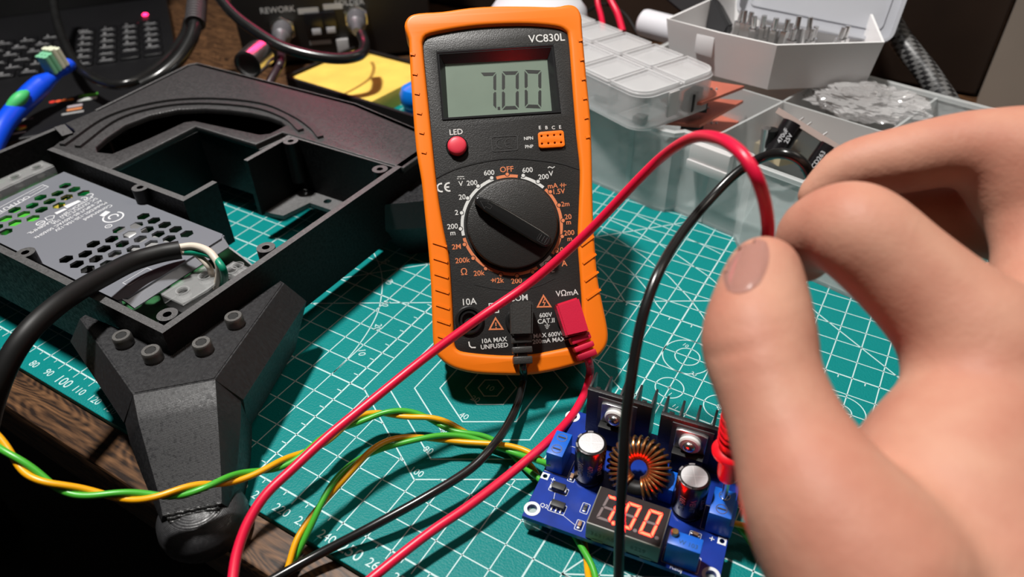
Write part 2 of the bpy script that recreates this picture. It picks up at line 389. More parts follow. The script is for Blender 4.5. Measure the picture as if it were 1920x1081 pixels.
# slanted grip ribs standing a little proud of both long sides
for px0, px1 in ([((1085+3+i*3.6, 470+i*33-8), (1112+i*4.2, 470+i*33-26)) for i in range(4)]+[((812+i*1.6, 455+i*29), (838+i*1.2, 463+i*29)) for i in range(7)]
                 +[((770+i*4.2, 104+i*36.5), (778.5+i*4.2, 106+i*36.5)) for i in range(6)]+[((1083+i*2.7, 80+i*36), (1090.5+i*2.7, 78+i*36)) for i in range(6)]):
    path(hb, [face(*px0), face(*px1)], .9, 1.2, 1.95)
obj('holster', hb, ORANGE, mt)
bez = [(819, 97), (1037, 83.5), (1052, 211), (829.5, 225)]; inn = [(834.5, 114), (1027.4, 105), (1036.5, 204.5), (841, 219)]
BZ = [face(*q) for q in bez]; IN = [face(*q) for q in inn]
KC = (0, 0); 
obj('front_panel', plate(grow(PAN, .3), [BZ], -4.6, 0, .25), PANEL, mt)
gr = NB(); path(gr, [(p.x, p.y) for p in catmull([(*face(*q), 0) for q in ((813, 336), (850, 318), (900, 304), (950, 297), (1000, 299), (1050, 306), (1086, 317))], 5)], .5, -.1, .18)
path(gr, [(p.x, p.y) for p in catmull([(*face(*q), 0) for q in ((890, 533), (930, 541), (975, 543), (1010, 535), (1040, 521))], 5)], .35, -.1, .12)
obj('panel_ridge', gr, mat('panel_ridge', (.03, .03, .03), .25), mt)
fr = NB()
a = [fr.verts.new((*q, .35)) for q in BZ]; a1 = [fr.verts.new((*q, .35)) for q in grow(BZ, -1.0)]; b = [fr.verts.new((*q, -3.2)) for q in IN]
for i in range(4):
    j = (i+1) % 4; fr.faces.new((a[i], a[j], a1[j], a1[i])); fr.faces.new((a1[i], a1[j], b[j], b[i]))
c_ = [fr.verts.new((*q, -.2)) for q in BZ]
for i in range(4): fr.faces.new((c_[i], c_[(i+1) % 4], a[(i+1) % 4], a[i]))
bmesh.ops.bevel(fr, geom=[e for e in fr.edges if (e.verts[0] in a1 and e.verts[1] in a1)], offset=.35, segments=2, affect='EDGES')
obj('display_bezel', fr, mat('bezel_black', (.018, .018, .019), .22, spec=.6), mt)
lcd = obj('display_screen', plate(grow(IN, .6), [], -4.3, -3.1), mat('display_glass', (.175, .225, .18), .3, spec=.6, var=.06, vscale=50), mt)
dg = NB()
def digit(bm, corners, segs, z0, z1, M=None):
    f = quad([face(*q) for q in corners]) if M is None else quad(corners)
    for s in segs:
        prism(bm, [f(*p) for p in SEG[s]], z0, z1, M)
z3 = lambda x, y: (740+x/3.862, y/3.862)
digit(dg, [z3(945, 482), z3(1068, 486), z3(1068, 764), z3(948, 760)], 'abcdef', -3.1, -3.04)
digit(dg, [z3(780, 494), z3(903, 492), z3(903, 770), z3(780, 775)], 'abcdef', -3.1, -3.04)
digit(dg, [z3(622, 503), z3(738, 501), z3(738, 774), z3(622, 778)], 'abc', -3.1, -3.04)
f0 = face(*z3(758, 764)); prism(dg, [(f0[0]-.5, f0[1]-.6), (f0[0]+.5, f0[1]-.6), (f0[0]+.5, f0[1]+.6), (f0[0]-.5, f0[1]+.6)], -3.1, -3.04)
obj('display_digits', dg, mat('digit_black', (.010, .012, .010), .5), mt)

bc = face(857, 275)
obj('button_surround', lathe(NB(), [(4.25, -.3), (4.25, .35), (3.75, .35), (3.75, -.3)], Matrix.Translation((*bc, 0)), 36), mat('gloss_black', (.008, .008, .008), .2), mt)
obj('backlight_button', lathe(NB(), [(3.65, -.5), (3.65, 1.5), (3.5, 2.0), (3.1, 2.35), (2.2, 2.6), (1, 2.72), (0.01, 2.75)], Matrix.Translation((*bc, 0)), 36), mat('red_button', lin((215, 50, 70)), .45), mt, 'red round push button')
hs = [face(*q) for q in ((1008, 249), (1056, 245), (1059, 276), (1010, 279))]; hq = quad(hs)
sk = plate(grow([hq(x, y) for x, y in rrect(0, 0, 1, 1, .14)], 0), [circ(hq(.13+.245*i, .27+.47*j), .42, 12) for i in range(4) for j in range(2)], -.2, 1.0, .12)
obj('transistor_socket', sk, ORANGE, mt, 'orange eight-hole socket')
obj('socket_holes', plate([hq(.02, .05), hq(.98, .05), hq(.98, .95), hq(.02, .95)], [], -.3, .3), mat('hole_dark', (.05, .012, .002), .8), mt)
ce = NB(); cq = [face(*q) for q in ((921, 257), (970, 254), (971, 281), (923, 284))]; cqf = quad(cq)
path(ce, [cqf(x, y) for x, y in rrect(0, 0, 1, 1, .12)], .28, 0, .16, True)
def ce_mark(bm, c, h, wd, th):
    for dx, bar in ((-h*.42, 0), (h*.52, 1)):
        path(bm, arc((c[0]+dx, c[1]), h/2, 75, 285, 20), wd, 0, th)
        if bar: path(bm, [(c[0]+dx-h*.45, c[1]), (c[0]+dx+h*.02, c[1])], wd, 0, th)
ce_mark(ce, cqf(.5, .5), 3.6, .28, .14)
obj('embossed_plate', ce, mat('emboss_grey', (.055, .055, .055), .35), mt)

# dial
kn = lathe(NB(), [(18.0, -.3), (18.0, .35), (17.5, .35), (17.2, .1), (17.15, 2.6), (16.8, 3.1), (16.2, 3.25), (0.01, 3.3)], None, 72)
dial = obj('selector_dial', kn, DIALM, mt)
DA = math.radians(90+54)
Mk = Matrix.Rotation(DA, 4, 'Z')
pts = [(16.6, 0), (16.0, 1.3), (11.5, 2.4), (4, 2.75), (-10, 2.75), (-14.2, 2.5), (-15.8, 1.5), (-16.2, 0)]
pt = pts+[(x, -y) for x, y in pts[-2:0:-1]]
ptr = plate([(x, y) for x, y in pt], [], 3.0, 7.4, .8, 3); ptr.transform(Mk)
po = obj('pointer', ptr, mat('pointer_black', (.010, .010, .010), .2, spec=.6), dial)
ar = NB()
path(ar, [(14.3, 0), (11.6, 1.6), (11.6, .7), (9.6, .7), (9.6, -.7), (11.6, -.7), (11.6, -1.6)], .2, 7.4, 7.5, True, Mk)
for x in (-11.6, -12.8, -14.0): path(ar, [(x, 1.2), (x, -1.2)], .35, 7.4, 7.55, False, Mk)
path(ar, rrect(-14.9, -1.7, -10.8, 1.7, .9, 3), .15, 7.4, 7.5, True, Mk)
obj('pointer_mark', ar, mat('emboss_dark', (.035, .035, .035), .3), po)

wp, op, rings = NB(), NB(), NB()
def tick(a): return math.radians(90-a)
def band(bm, a0, a1): path(bm, arc(KC, 18.95, 90-a0, 90-a1, 40), 1.15, .02, .1)
band(wp, -98, -17); band(op, -13, 12); band(wp, 16, 45); band(op, 48, 131); band(wp, 134.5, 151); band(op, 155, 259)
for k in range(20):
    a = k*18; p = (19.66*math.cos(tick(a)), 19.66*math.sin(tick(a)))
    white = a in (144, 18, 36) or 270 <= a <= 342
    prism(rings, circ(p, .95, 16), .03, .115); prism(wp if white else op, circ(p, .68, 14), .05, .15)
def T(bm, s, u, v, capx, bold=.03, rot=0.):
    text(bm, s, capx/4.92, Matrix.Translation((*face(u, v), .02)) @ Matrix.Rotation(math.radians(rot), 4, 'Z'), .07, bold)
for s, u, v, c in (('VC830L', 1025, 71, 15), ('LED', 855, 247, 10.5), ('E', 1012, 239, 6.5), ('B', 1024.5, 239, 6.5), ('C', 1037.5, 239, 6.5), ('E', 1050, 238, 6.5),
                   ('NPN', 991, 259, 6.2), ('PNP', 992, 274.5, 6.2), ('600', 917, 323.5, 9.5), ('600', 989, 318.5, 9.5), ('200', 885, 342.5, 9.5), ('200', 1019, 331, 9.5),
                   ('V', 864, 344, 9.5), ('V', 1033, 325, 9.5), ('20', 866.5, 369, 9.5), ('2', 856, 398, 9.5), ('200', 848.5, 424, 9.5), ('m', 849, 436, 9.5), ('hFE', 1030, 506, 9),
                   ('10A', 879, 565, 12), ('COM', 972, 558, 11), ('V\u03a9mA', 1063, 548.5, 10.5), ('10A MAX', 926, 637, 8.2), ('UNFUSED', 927, 648, 8.2),
                   ('600V', 1023, 590, 8), ('CAT.II', 1024, 601, 8.5), ('MAX 600V=', 1029, 627, 8), ('200mA MAX', 1029, 637.5, 8)): T(wp, s, u, v, c)
for s, u, v, c in (('OFF', 950, 317, 10.5), ('mA', 1036, 348, 9.5), ('1.5V', 1047, 358.5, 9.5), ('2m', 1060, 382, 9), ('20', 1065, 406, 9.5), ('m', 1066, 416, 9), ('200', 1067, 436, 9.5),
                   ('m', 1068, 447, 9), ('2M', 856, 462, 9.5), ('200k', 867, 487.5, 9.5), ('\u03a9', 870, 509, 12), ('20k', 898, 511.5, 9.5), ('2k', 937.5, 525, 9.5),
                   ('200', 968.5, 526, 9.5), ('10', 1050, 468, 9.5), ('A', 1058, 493, 11)): T(op, s, u, v, c)
ce_mark(wp, face(834, 351), 3.1, .62, .1)
path(wp, [face(857.5, 331.5), face(870, 331)], .25, 0, .08)
for x in (858.5, 864, 869.5): path(wp, [face(x-1.6, 335), face(x+1.6, 334.8)], .25, 0, .08)
path(wp, [face(*q) for q in ((1027, 315), (1030, 312.5), (1033, 313.5), (1036, 315), (1040, 312))], .3, 0, .08)
path(wp, [face(*q) for q in ((879, 640), (880.5, 648), (884, 651), (892, 651))], .45, 0, .08)
path(wp, [face(*q) for q in ((917, 569), (934, 568), (935, 585), (918, 586))], .4, 0, .08, True)
path(wp, [face(1060, 636.5), face(1070, 636)], .3, 0, .08)
for i, hw in enumerate((5, 3.5, 2)): path(wp, [face(1026-hw, 609.5+i*3), face(1026+hw, 609.3+i*3)], .22, 0, .08)
path(wp, [face(1026, 609), face(1025.6, 605)], .22, 0, .08)
for cx, cy in ((1020, 567), (930, 609)):
    path(op, [face(cx-12, cy+8), face(cx+12.5, cy+7.5), face(cx-1, cy-13)], .55, 0, .08, True)
path(op, [face(1021, 560), face(1018, 567), face(1022, 567), face(1019.5, 573)], .35, 0, .08)
path(op, [face(929.6, 604), face(930, 611)], .4, 0, .08); prism(op, circ(face(930.2, 614), .25, 8), 0, .08)
for u in (1054, 1058.5): path(op, [face(u-4.5, 347), face(u-1, 346.8)], .28, 0, .08); path(op, [face(u-1, 343), face(u-1, 351)], .28, 0, .08)
path(op, [face(1058, 346.6), face(1062, 346.4)], .28, 0, .08)
path(op, [face(920, 525), face(930, 524.8)], .28, 0, .08); prism(op, [face(923, 521), face(923, 529), face(928, 525)], 0, .08); path(op, [face(928.6, 521), face(928.8, 529)], .28, 0, .08)
obj('white_lettering', wp, WHITEP, mt, 'white printed lettering'); obj('orange_lettering', op, ORANGEP, mt, 'orange printed lettering'); obj('scale_dots', rings, PANEL, dial)
for nm, q, r in (('ten_amp_jack', (880, 600), 5.4), ('common_jack', (973, 602), 5.2), ('voltage_jack', (1068, 596), 5.2)):
    p = face(*q); M = Matrix.Translation((*p, 0))
    j = obj('jack', lathe(NB(), [(r, -.3), (r, .9), (r-.5, 1.25), (r-1.3, 1.25), (r-1.7, .3), (3.4, .2), (3.4, 1.3), (2.7, 1.3), (2.5, -3)], M, 36), mat('jack_black', (.010, .010, .010), .3), mt)
    obj('jack_contact', lathe(NB(), [(2.3, -2.9), (2.3, -1), (1.9, -1), (1.9, -2.9)], M, 24), SILVER, j)
# fold-out stand that the meter leans on
ft = V((0, 0, 1)); stp = mcn+MU*38-MN*22; gx = stp+MH*12; gx.z = .6
loc = lambda p: ((p-mcn).dot(MW), (p-mcn).dot(MU), (p-mcn).dot(MN))
st = NB()
for s in (-14, 14): tube(st, [loc(stp+MW*s), loc(gx+MW*s)], 2.0, 10, smooth=False)
tube(st, [loc(gx+MW*-14), loc(gx+MW*14)], 2.0, 10, smooth=False)
obj('tilt_stand', st, ORANGE, mt)

# ================================================================== printed enclosure with its feet
EZ, EB = 45.0, 13.0
en = thing('printed_enclosure', 'large black 3D-printed enclosure with open compartments, standing on the mat at left', 'enclosure', (70, 90, 0), build='world')
T3 = 3.0
# back deck with the crescent opening, its outline stepping round the bays
deck_out = [(-18, 110), (-27, 176), (-24, 181), (100, 181.5), (150, 172), (166, 152), (166, 137), (96, 137), (90, 137), (88, 121), (45.5, 120.5), (47, 76), (47, 70), (2, 70), (-1, 76), (2, 84), (-8, 88), (-18, 90)]
cres = [(34, 80.5), (26, 78), (20.5, 81), (16, 90), (11.5, 104), (13, 118), (20, 130), (32, 138), (45, 143), (58, 146), (70, 147), (80, 146), (86, 143.5), (85.5, 133), (82, 129.5), (40, 124.5), (36.5, 121), (36, 100)]
deck = plate(deck_out, [cres], EZ-3.0, EZ, .5)
ridge1 = catmull([(5.5, 73.5, 0), (-5, 105, 0), (3, 130, 0), (24, 147.5, 0), (55, 157, 0), (82, 153.5, 0), (100, 147.5, 0), (112, 141, 0)], 6)
ridge2 = catmull([(14, 76, 0), (3, 105, 0), (9, 126, 0), (26, 141, 0), (55, 151, 0), (80, 149.5, 0), (98, 142, 0)], 6)
for r in (ridge1, ridge2): path(deck, [(p.x, p.y) for p in r], 3.0, EZ-1.5, EZ+1.4)
obj('back_deck', deck, printed('black_printed_deck', 'X', 760, .785, .3, (.040, .039, .040), .5), en)
ow = NB()
def wall(pts, z0=EB, z1=EZ, wd=T3, closed=False, bm=None): path(ow if bm is None else bm, pts, wd, z0, z1, closed)
wall([(-16.5, 88), (-16.5, 7.6), (163, 7.6), (163, 154), (149, 170.5), (100, 180), (-24, 179.5), (-26, 176), (-17.5, 108)])
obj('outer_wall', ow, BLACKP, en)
iw = NB()
wall([(2, 69), (99, 69), (99, 86)], bm=iw)
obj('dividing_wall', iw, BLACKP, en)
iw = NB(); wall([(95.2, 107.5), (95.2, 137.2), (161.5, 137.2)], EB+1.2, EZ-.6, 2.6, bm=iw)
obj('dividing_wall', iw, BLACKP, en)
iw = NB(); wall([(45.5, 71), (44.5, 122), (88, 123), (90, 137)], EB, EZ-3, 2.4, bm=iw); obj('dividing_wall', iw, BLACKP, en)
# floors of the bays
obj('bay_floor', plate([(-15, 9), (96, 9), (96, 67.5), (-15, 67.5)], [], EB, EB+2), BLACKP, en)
obj('corner_shelf', plate([(93.5, 109), (107, 111.5), (110, 127), (163, 127), (163, 138.5), (95, 138.5)], [circ((117, 132.5), 2.1, 16)], EB, EB+2.2), BLACKLIT, en)
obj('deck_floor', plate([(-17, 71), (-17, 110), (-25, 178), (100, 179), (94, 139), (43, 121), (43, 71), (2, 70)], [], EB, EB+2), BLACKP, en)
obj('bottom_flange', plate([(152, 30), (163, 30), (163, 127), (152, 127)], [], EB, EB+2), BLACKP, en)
# screw ears
for x, y, dp in ((73.5, 66.2, 6.5), (157.5, 60, 22), (157.5, 13.6, 8), (77, 11, 6.5), (157, 131, 22), (100.5, 132, 22)):
    e = plate([(p[0], p[1]) for p in circ((x, y), 3.6, 24)], [circ((x, y), 1.5, 16)], EZ-dp, EZ-.05)
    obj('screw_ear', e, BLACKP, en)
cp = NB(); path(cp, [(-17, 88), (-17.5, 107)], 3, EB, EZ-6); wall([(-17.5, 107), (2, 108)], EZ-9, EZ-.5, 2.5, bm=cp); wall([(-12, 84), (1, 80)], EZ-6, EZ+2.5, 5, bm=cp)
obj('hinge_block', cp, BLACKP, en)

PZ = 34.5; CX, CY = 165., 6.3
D1, D2 = V((.7071, -.7071, 0)), V((.7071, .7071, 0))
def legpt(a, b, z): p = V((CX, CY, 0))+D1*a+D2*b; return V((p.x, p.y, z))
def make_leg(cx, cy, d1, d2, bolts, name):
    L = lambda a, b, z: V((cx, cy, 0))+V(d1)*a+V(d2)*b+V((0, 0, z))
    def loft(secs):
        t = NB(); R = [[t.verts.new(p) for p in s] for s in secs]
        for s, q in zip(R, R[1:]):
            n = len(s)
            for i in range(n): t.faces.new((s[i], s[(i+1) % n], q[(i+1) % n], q[i]))
        t.faces.new(R[0][::-1]); t.faces.new(R[-1]); return t
    # the broad bracket that carries the bolts
    def ring(z, k, a_in):
        return [L(a_in, -34*k, z), L(17.5*k, -13*k, z), L(17.5*k, 13*k, z), L(a_in, 34*k, z), L(-3, 3, z), L(-3, -3, z)]
    leg = NB()
    pl = [(-32.5, -34.5), (-30.5, -36), (15.8, -10.8), (15.8, 14.8), (-32, 37.5), (-34, 36), (-2.2, 0)]
    pl2 = [(-34, -41), (-31, -43), (17.3, -16.8), (17.3, 21.5), (-31.5, 44), (-35, 42), (-2.2, 0)]
    pl3 = [(-28, -32), (-24, -35), (15, -15), (15, 19), (-24, 36), (-28, 33), (-2.2, 0)]
    add(leg, loft([[L(a, b, PZ) for a, b in pl], [L(a, b, PZ-10) for a, b in pl2], [L(a, b, 7) for a, b in pl3]]))
    def sec(a, bl, br, zt, fl, zb):
        return [L(a, bl, zt), L(a, br, zt), L(a, br+fl, zt-9*fl/6-.5), L(a, br+fl*.8, zb), L(a, bl-fl*.8, zb), L(a, bl-fl, zt-9*fl/6-.5)]
    add(leg, loft([sec(10, -10.8, 14.8, PZ-.15, 6, 5), sec(15.9, -10.8, 14.8, PZ-.15, 6, 4), sec(24, -9.6, 14.6, 29.3, 5.4, 2), sec(33, -7.6, 14.2, 23, 4.3, 0), sec(42, -5.5, 13.8, 17.3, 3, -1), sec(49.5, -4.3, 13.3, 12.8, 1.2, -1.5)]))
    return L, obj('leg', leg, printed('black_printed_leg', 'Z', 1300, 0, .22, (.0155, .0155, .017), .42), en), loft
L_, lego, loft_ = make_leg(CX, CY, D1, D2, True, 'leg')
fo = lathe(NB(), [(10.5, -3), (12.6, -2), (13.9, .5), (14.2, 3), (13.6, 6.5), (12.0, 9), (9.2, 10.8), (5, 12), (.01, 12.3)], Matrix.Translation(L_(46.5, 5.0, 0)), 48)
fto = obj('foot', fo, printed('black_printed_foot', 'Z', 1300, 0, .3, (.026, .026, .028), .4), lego)
rp = NB(); rp2 = [L_(52.2+math.sin(i*.9)*.2, -7.5+i*.5, 9.9) for i in range(31)]
for k in range(5): tube(rp, [L_(49.4+k*.85, -3.6+i*1.1+k*.5, 12.7-k*.85+.25*math.sin(i*2.3+k)) for i in range(16-k)], .5, 6, 2)
obj('rough_patch', rp, mat('rough_black', (.03, .03, .03), .35, bump=1, bscale=900), lego)
# ribbed top skin
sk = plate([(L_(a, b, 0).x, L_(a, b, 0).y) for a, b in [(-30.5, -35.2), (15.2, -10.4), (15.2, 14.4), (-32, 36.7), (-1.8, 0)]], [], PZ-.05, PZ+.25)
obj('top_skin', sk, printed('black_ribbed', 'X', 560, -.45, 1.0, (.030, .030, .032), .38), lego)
for q in ((227, 628), (282, 656), (377, 641), (437, 592)):
    p = at(q[0], q[1], PZ+4.2); M = Matrix.Translation((p.x, p.y, PZ+.2))
    b = lathe(NB(), [(3.25, 0), (3.25, 3.6), (2.95, 4.1), (1.9, 4.1), (1.75, 3.9), (1.6, 1.6), (.01, 1.6)], M, 32)
    bo = obj('bolt', b, mat('bolt_steel', (.14, .135, .13), .42, .6, bump=.2, bscale=1500), en)
    obj('hex_socket', plate(circ((p.x, p.y), 1.85, 6), [], PZ+2, PZ+4.16), mat('socket_dark', (.002, .002, .002), .6), bo)
# far leg on the opposite corner, mostly behind the meter
fl = NB(); fp0 = V((163, 152, 0))
add(fl, loft_([[fp0+V((a, b, PZ-2)) for a, b in ((-2, -32), (22, -12), (26, 14), (0, 26))], [fp0+V((a*1.08, b, 20)) for a, b in ((-2, -34), (24, -14), (29, 16), (0, 28))], [fp0+V((a, b, -.0)) for a, b in ((4, -20), (20, -6), (22, 12), (6, 20))]]))
obj('leg', fl, MATS['black_printed_leg'], en)
nl = NB(); add(nl, loft_([[V((x, y, EB)) for x, y in ((-22, 150), (0, 150), (0, 178), (-22, 178))], [V((x, y, 0)) for x, y in ((-20, 154), (-4, 154), (-4, 172), (-20, 172))]])); obj('leg', nl, BLACKP, en)
nl = NB(); add(nl, loft_([[V((x, y, EB)) for x, y in ((-16, 8), (2, 8), (2, 28), (-16, 28))], [V((x, y, 0)) for x, y in ((-14, 11), (-1, 11), (-1, 24), (-14, 24))]])); obj('leg', nl, BLACKP, en)

# ================================================================== power supply
ps = thing('power_supply', 'silver perforated power supply with white upside-down printing, lying in the black enclosure', 'power supply', (60, 38, EB+2), build='world')
PT = 38.0
ALU = mat('brushed_aluminium', (.205, .215, .245), .42, .35, bump=.1, bscale=900)
def hexa(x, y, r=2.9): return [(x+r*math.cos(math.radians(60*i+90)), y+r*math.sin(math.radians(60*i+90))) for i in range(6)]
# two blocks of staggered hexagonal vents
holes = []
for j in range(7):
    y = 57.2-6.07*j
    for i in range(5 if j % 2 == 0 else 4): holes.append(hexa((84 if j % 2 == 0 else 87.5)+7*i, y))
    for i in range(3 if j % 2 == 0 else 2): holes.append(hexa((28.5 if j % 2 == 0 else 32)+7*i, y-.6))
cover = plate([(15.5, 14.2), (125.5, 14.2), (127.5, 17), (127.5, 62), (125.5, 64.5), (15.5, 64.5)], holes, PT-.9, PT)
for y in (14.6, 64.1): box(cover, (71, y, (PT+EB+2)/2-.2), (111, .8, PT-EB-2.6))
add(cover, loft_([[V((126.5, 15.5, PT)), V((126.5, 63.5, PT)), V((126.5, 63.5, PT-.8)), V((126.5, 15.5, PT-.8))], [V((130.5, 16.5, PT-3.4)), V((130.5, 62.5, PT-3.4)), V((130.0, 62.5, PT-4.2)), V((130.0, 16.5, PT-4.2))]]))
obj('cover', cover, ALU, ps)
bs = box(NB(), (78, 39.4, EB+2.6), (150, 49, 1.0))
for y in (15.2, 63.6):
    pr = [(120, EB+3), (152, EB+3), (153, 22), (146, 25), (136, 30), (128, 33), (120, 34)]
    add(bs, plate(pr, [], -.4, .4), Matrix.Translation((0, y, 0)) @ Matrix.Rotation(PI/2, 4, 'X'))
obj('base_tray', bs, mat('galvanised', (.55, .56, .58), .3, .9), ps)
pcb = box(NB(), (72, 39.4, EB+7), (118, 47, 1.4)); obj('circuit_board', pcb, mat('green_circuit_board', (.015, .10, .03), .45, var=.4, vscale=300), ps)
for x, y, sx, sy, sz, m in ((36, 30, 18, 14, 16, GRN), (40, 50, 14, 10, 14, mat('yellow_core', (.4, .3, .03), .5)), (62, 36, 20, 24, 17, BLKMATT), (92, 27, 10, 14, 14, BLKMATT), (103, 45, 12, 12, 16, mat('grey_component', (.25, .25, .25), .4)), (88, 48, 9, 9, 17, mat('silver_can', (.6, .6, .6), .3, .8)), (97, 34, 8, 8, 15, MATS['silver_can'])):
    obj('component', box(NB(), (x, y, EB+7.7+sz/2), (sx, sy, sz), .8), m, ps)
gm = mat('green_glow', (.0, .35, .08), .5, emit=5, ecol=(.0, 1, .20))
for x, y in ((33, 30), (41, 34), (36, 38), (37, 45), (31, 51), (43, 45), (30, 57), (37, 57), (34, 22)):
    obj('indicator_light', lathe(NB(), [(1.9, 0), (1.9, 4), (1.5, 5.6), (.01, 6.2)], Matrix.Translation((x, y, EB+7.7+4.5))), gm, ps)
pt_ = NB()
z7 = lambda x, y: (x/6.757, 310+y/6.757)
def PTx(st, p0, p1, cap):
    a, b = at(*z7(*p0), PT), at(*z7(*p1), PT); L_ab = (b-a).length
    t = NB(); text(t, st, cap, Matrix.Identity(4), .06, .02, 'LEFT'); wx = max(v.co.x for v in t.verts)
    d = (b-a)/L_ab; M = axesM((a.x, a.y, PT+.02), d, V((-d.y, d.x, 0))); add(pt_, t, M @ Matrix.Diagonal((L_ab/wx, 1, 1, 1)))
for st, p0, p1, c in (('Construled', (1420, 500), (1070, 690), 2.3), ('Model:D01-120-10A-12V', (1350, 468), (700, 832), 2.0), ('AC INPUT:85-265VAC 50/60Hz', (1290, 440), (445, 922), 1.9),
                      ('DC OUTPUT:12 = 10A', (1230, 415), (665, 745), 1.9), ('POTENCIA:120W', (1170, 395), (755, 660), 1.9), ('25A08HML', (690, 690), (360, 868), 2.0), ('OUTPUT', (375, 392), (-20, 592), 2.6)): PTx(st, p0, p1, c)
PP = lambda x, y: (at(*z7(x, y), PT).x, at(*z7(x, y), PT).y)
for (cx, cy), bar in (((1135, 380), 0), ((1060, 425), 1)):
    c = PP(cx, cy); path(pt_, arc(c, 1.5, -15, 195, 14), .45, PT, PT+.07)
    if bar: path(pt_, [c, (c[0]+1.5, c[1])], .45, PT, PT+.07)
for q in (((1030, 455), (850, 545), (810, 515), (990, 440)), ((850, 555), (720, 620), (690, 600), (815, 545))): prism(pt_, [PP(*p) for p in q], PT, PT+.06)
path(pt_, [PP(*p) for p in ((690, 635), (680, 670), (600, 695), (570, 665), (630, 640))], .35, PT, PT+.07, True); path(pt_, circ(PP(515, 730), 1.7, 20), .45, PT, PT+.07, True); path(pt_, [PP(480, 745), PP(550, 715)], .5, PT, PT+.07)
lc = PP(1435, 655)
path(pt_, arc(lc, 4.1, -150, 120, 40), .7, PT, PT+.07); path(pt_, arc((lc[0]-.3, lc[1]+.3), 1.9, 30, 290, 20), .7, PT, PT+.07); prism(pt_, [PP(*p) for p in ((1340, 575), (1400, 590), (1320, 650), (1260, 635))], PT, PT+.06)
path(pt_, circ(PP(1375, 770), 1.35, 16), .35, PT, PT+.07, True); path(pt_, [PP(1355, 775), PP(1395, 765)], .4, PT, PT+.07)
path(pt_, [PP(*p) for p in ((540, 245), (615, 270), (-40, 640), (-130, 600))], .3, PT, PT+.06, True); path(pt_, [PP(575, 258), PP(370, 365)], .25, PT, PT+.06)
path(pt_, [(118, 22), (121.5, 22), (121.5, 33), (118, 33)], .2, PT, PT+.06, True)
obj('printed_label', pt_, mat('grey_print', (.60, .61, .63), .5), ps, 'white printing in several upside-down lines')
def terminal(x0, x1, y0, y1, zt, name, lab, nx):
    tb = obj('terminal_block', box(NB(), ((x0+x1)/2, (y0+y1)/2, (EB+9+zt-6)/2), (x1-x0, y1-y0, zt-6-EB-8), .5), mat('terminal_black', (.012, .012, .012), .4), ps)
    n = 3 if y1-y0 > 22 else 2
    hy = [y0+(y1-y0)*(k+.5)/n for k in range(n)]
    cv = plate([(x0, y0), (x1, y0), (x1+nx, (y0+y1)/2), (x1, y1), (x0, y1)], [circ(((x0+x1)/2, yy), 1.9, 20) for yy in hy], zt-1.0, zt, .15)
    for yy in hy: lathe(cv, [(2.7, zt-2.2), (2.7, zt+.5), (2.1, zt+.5), (2.1, zt-2.2)], Matrix.Translation(((x0+x1)/2, yy, 0)), 28)
    box(cv, (x1, (y0+y1)/2, zt-3.0), (.9, y1-y0, 4.6)); box(cv, (x0+.4, (y0+y1)/2, zt-2.6), (.9, y1-y0, 4))
    obj('terminal_cover', cv, mat('terminal_clear', (.55, .56, .56), .15, spec=.8, alpha=.24), tb, lab)
    for yy in hy: obj('terminal_screw', lathe(NB(), [(2.2, 0), (2.2, 1.2), (1.8, 1.8), (.01, 1.9)], Matrix.Translation(((x0+x1)/2, yy, zt-6)), 20), SILVER, tb)
terminal(131, 143.5, 27.5, 49, 34, 'front', 'clear plastic cover over the screws', 1.5)
terminal(134, 143, 53, 60, 30, 'side', 'clear plastic cover over the screws', .5)
terminal(4.5, 14, 30, 62, 42.5, 'rear', 'clear plastic cover over the screws', -.5)

# mains cord with its three cores
mc = thing('power_cable', 'thick black power cord whose white and green cores enter the silver power supply', 'power cable', tuple(at(60, 610, 30)), build='world')
cpx = [(338, 468, 222, 0), (300, 475, 221, 0), (250, 490, 218, 0), (200, 515, 213, 0), (150, 543, 208, 0), (100, 578, 203, 0), (55, 620, 199, 0), (20, 670, 196, 0), (-5, 730, 194, 0), (-25, 800, 192, 0), (-40, 900, 190, 0)]
cord = [atd(u, v, d) for u, v, d, _ in cpx]
s0 = at(338, 468, 45.5)
cord = [at(338, 468, 44.6), at(300, 475, 45.3), at(250, 490, 46.6), at(200, 515, 48.8), at(150, 543, 51), at(100, 578, 52.6), at(55, 620, 52), at(20, 670, 48), at(-6, 730, 41), at(-25, 800, 30), at(-40, 900, 12)]
obj('cord_jacket', tube(NB(), cord, 3.6, 20), BLKMATT, mc)
e0 = cord[0]
wt = mat('ivory_insulation', (.62, .55, .46), .45)
obj('white_core', tube(NB(), [e0+V((-2, -1, .6)), at(362, 461, 45.4), at(390, 470, 45), at(407, 490, 43), at(411, 512, 38), at(406, 540, 30)], 1.45, 12), wt, mc, 'ivory white core')
obj('white_core', tube(NB(), [e0+V((-2, -2.2, -.6)), at(358, 472, 43), at(375, 482, 41), at(392, 500, 38), at(397, 515, 33)], 1.25, 12), wt, mc, 'ivory white core')
obj('green_core', tube(NB(), [e0+V((-2, -.8, -1)), at(372, 473, 43), at(398, 480, 43.5), at(416, 500, 42), at(421, 522, 36), at(416, 550, 27)], 1.45, 12), mat('teal_insulation', lin((10, 135, 105)), .4), mc, 'green core')

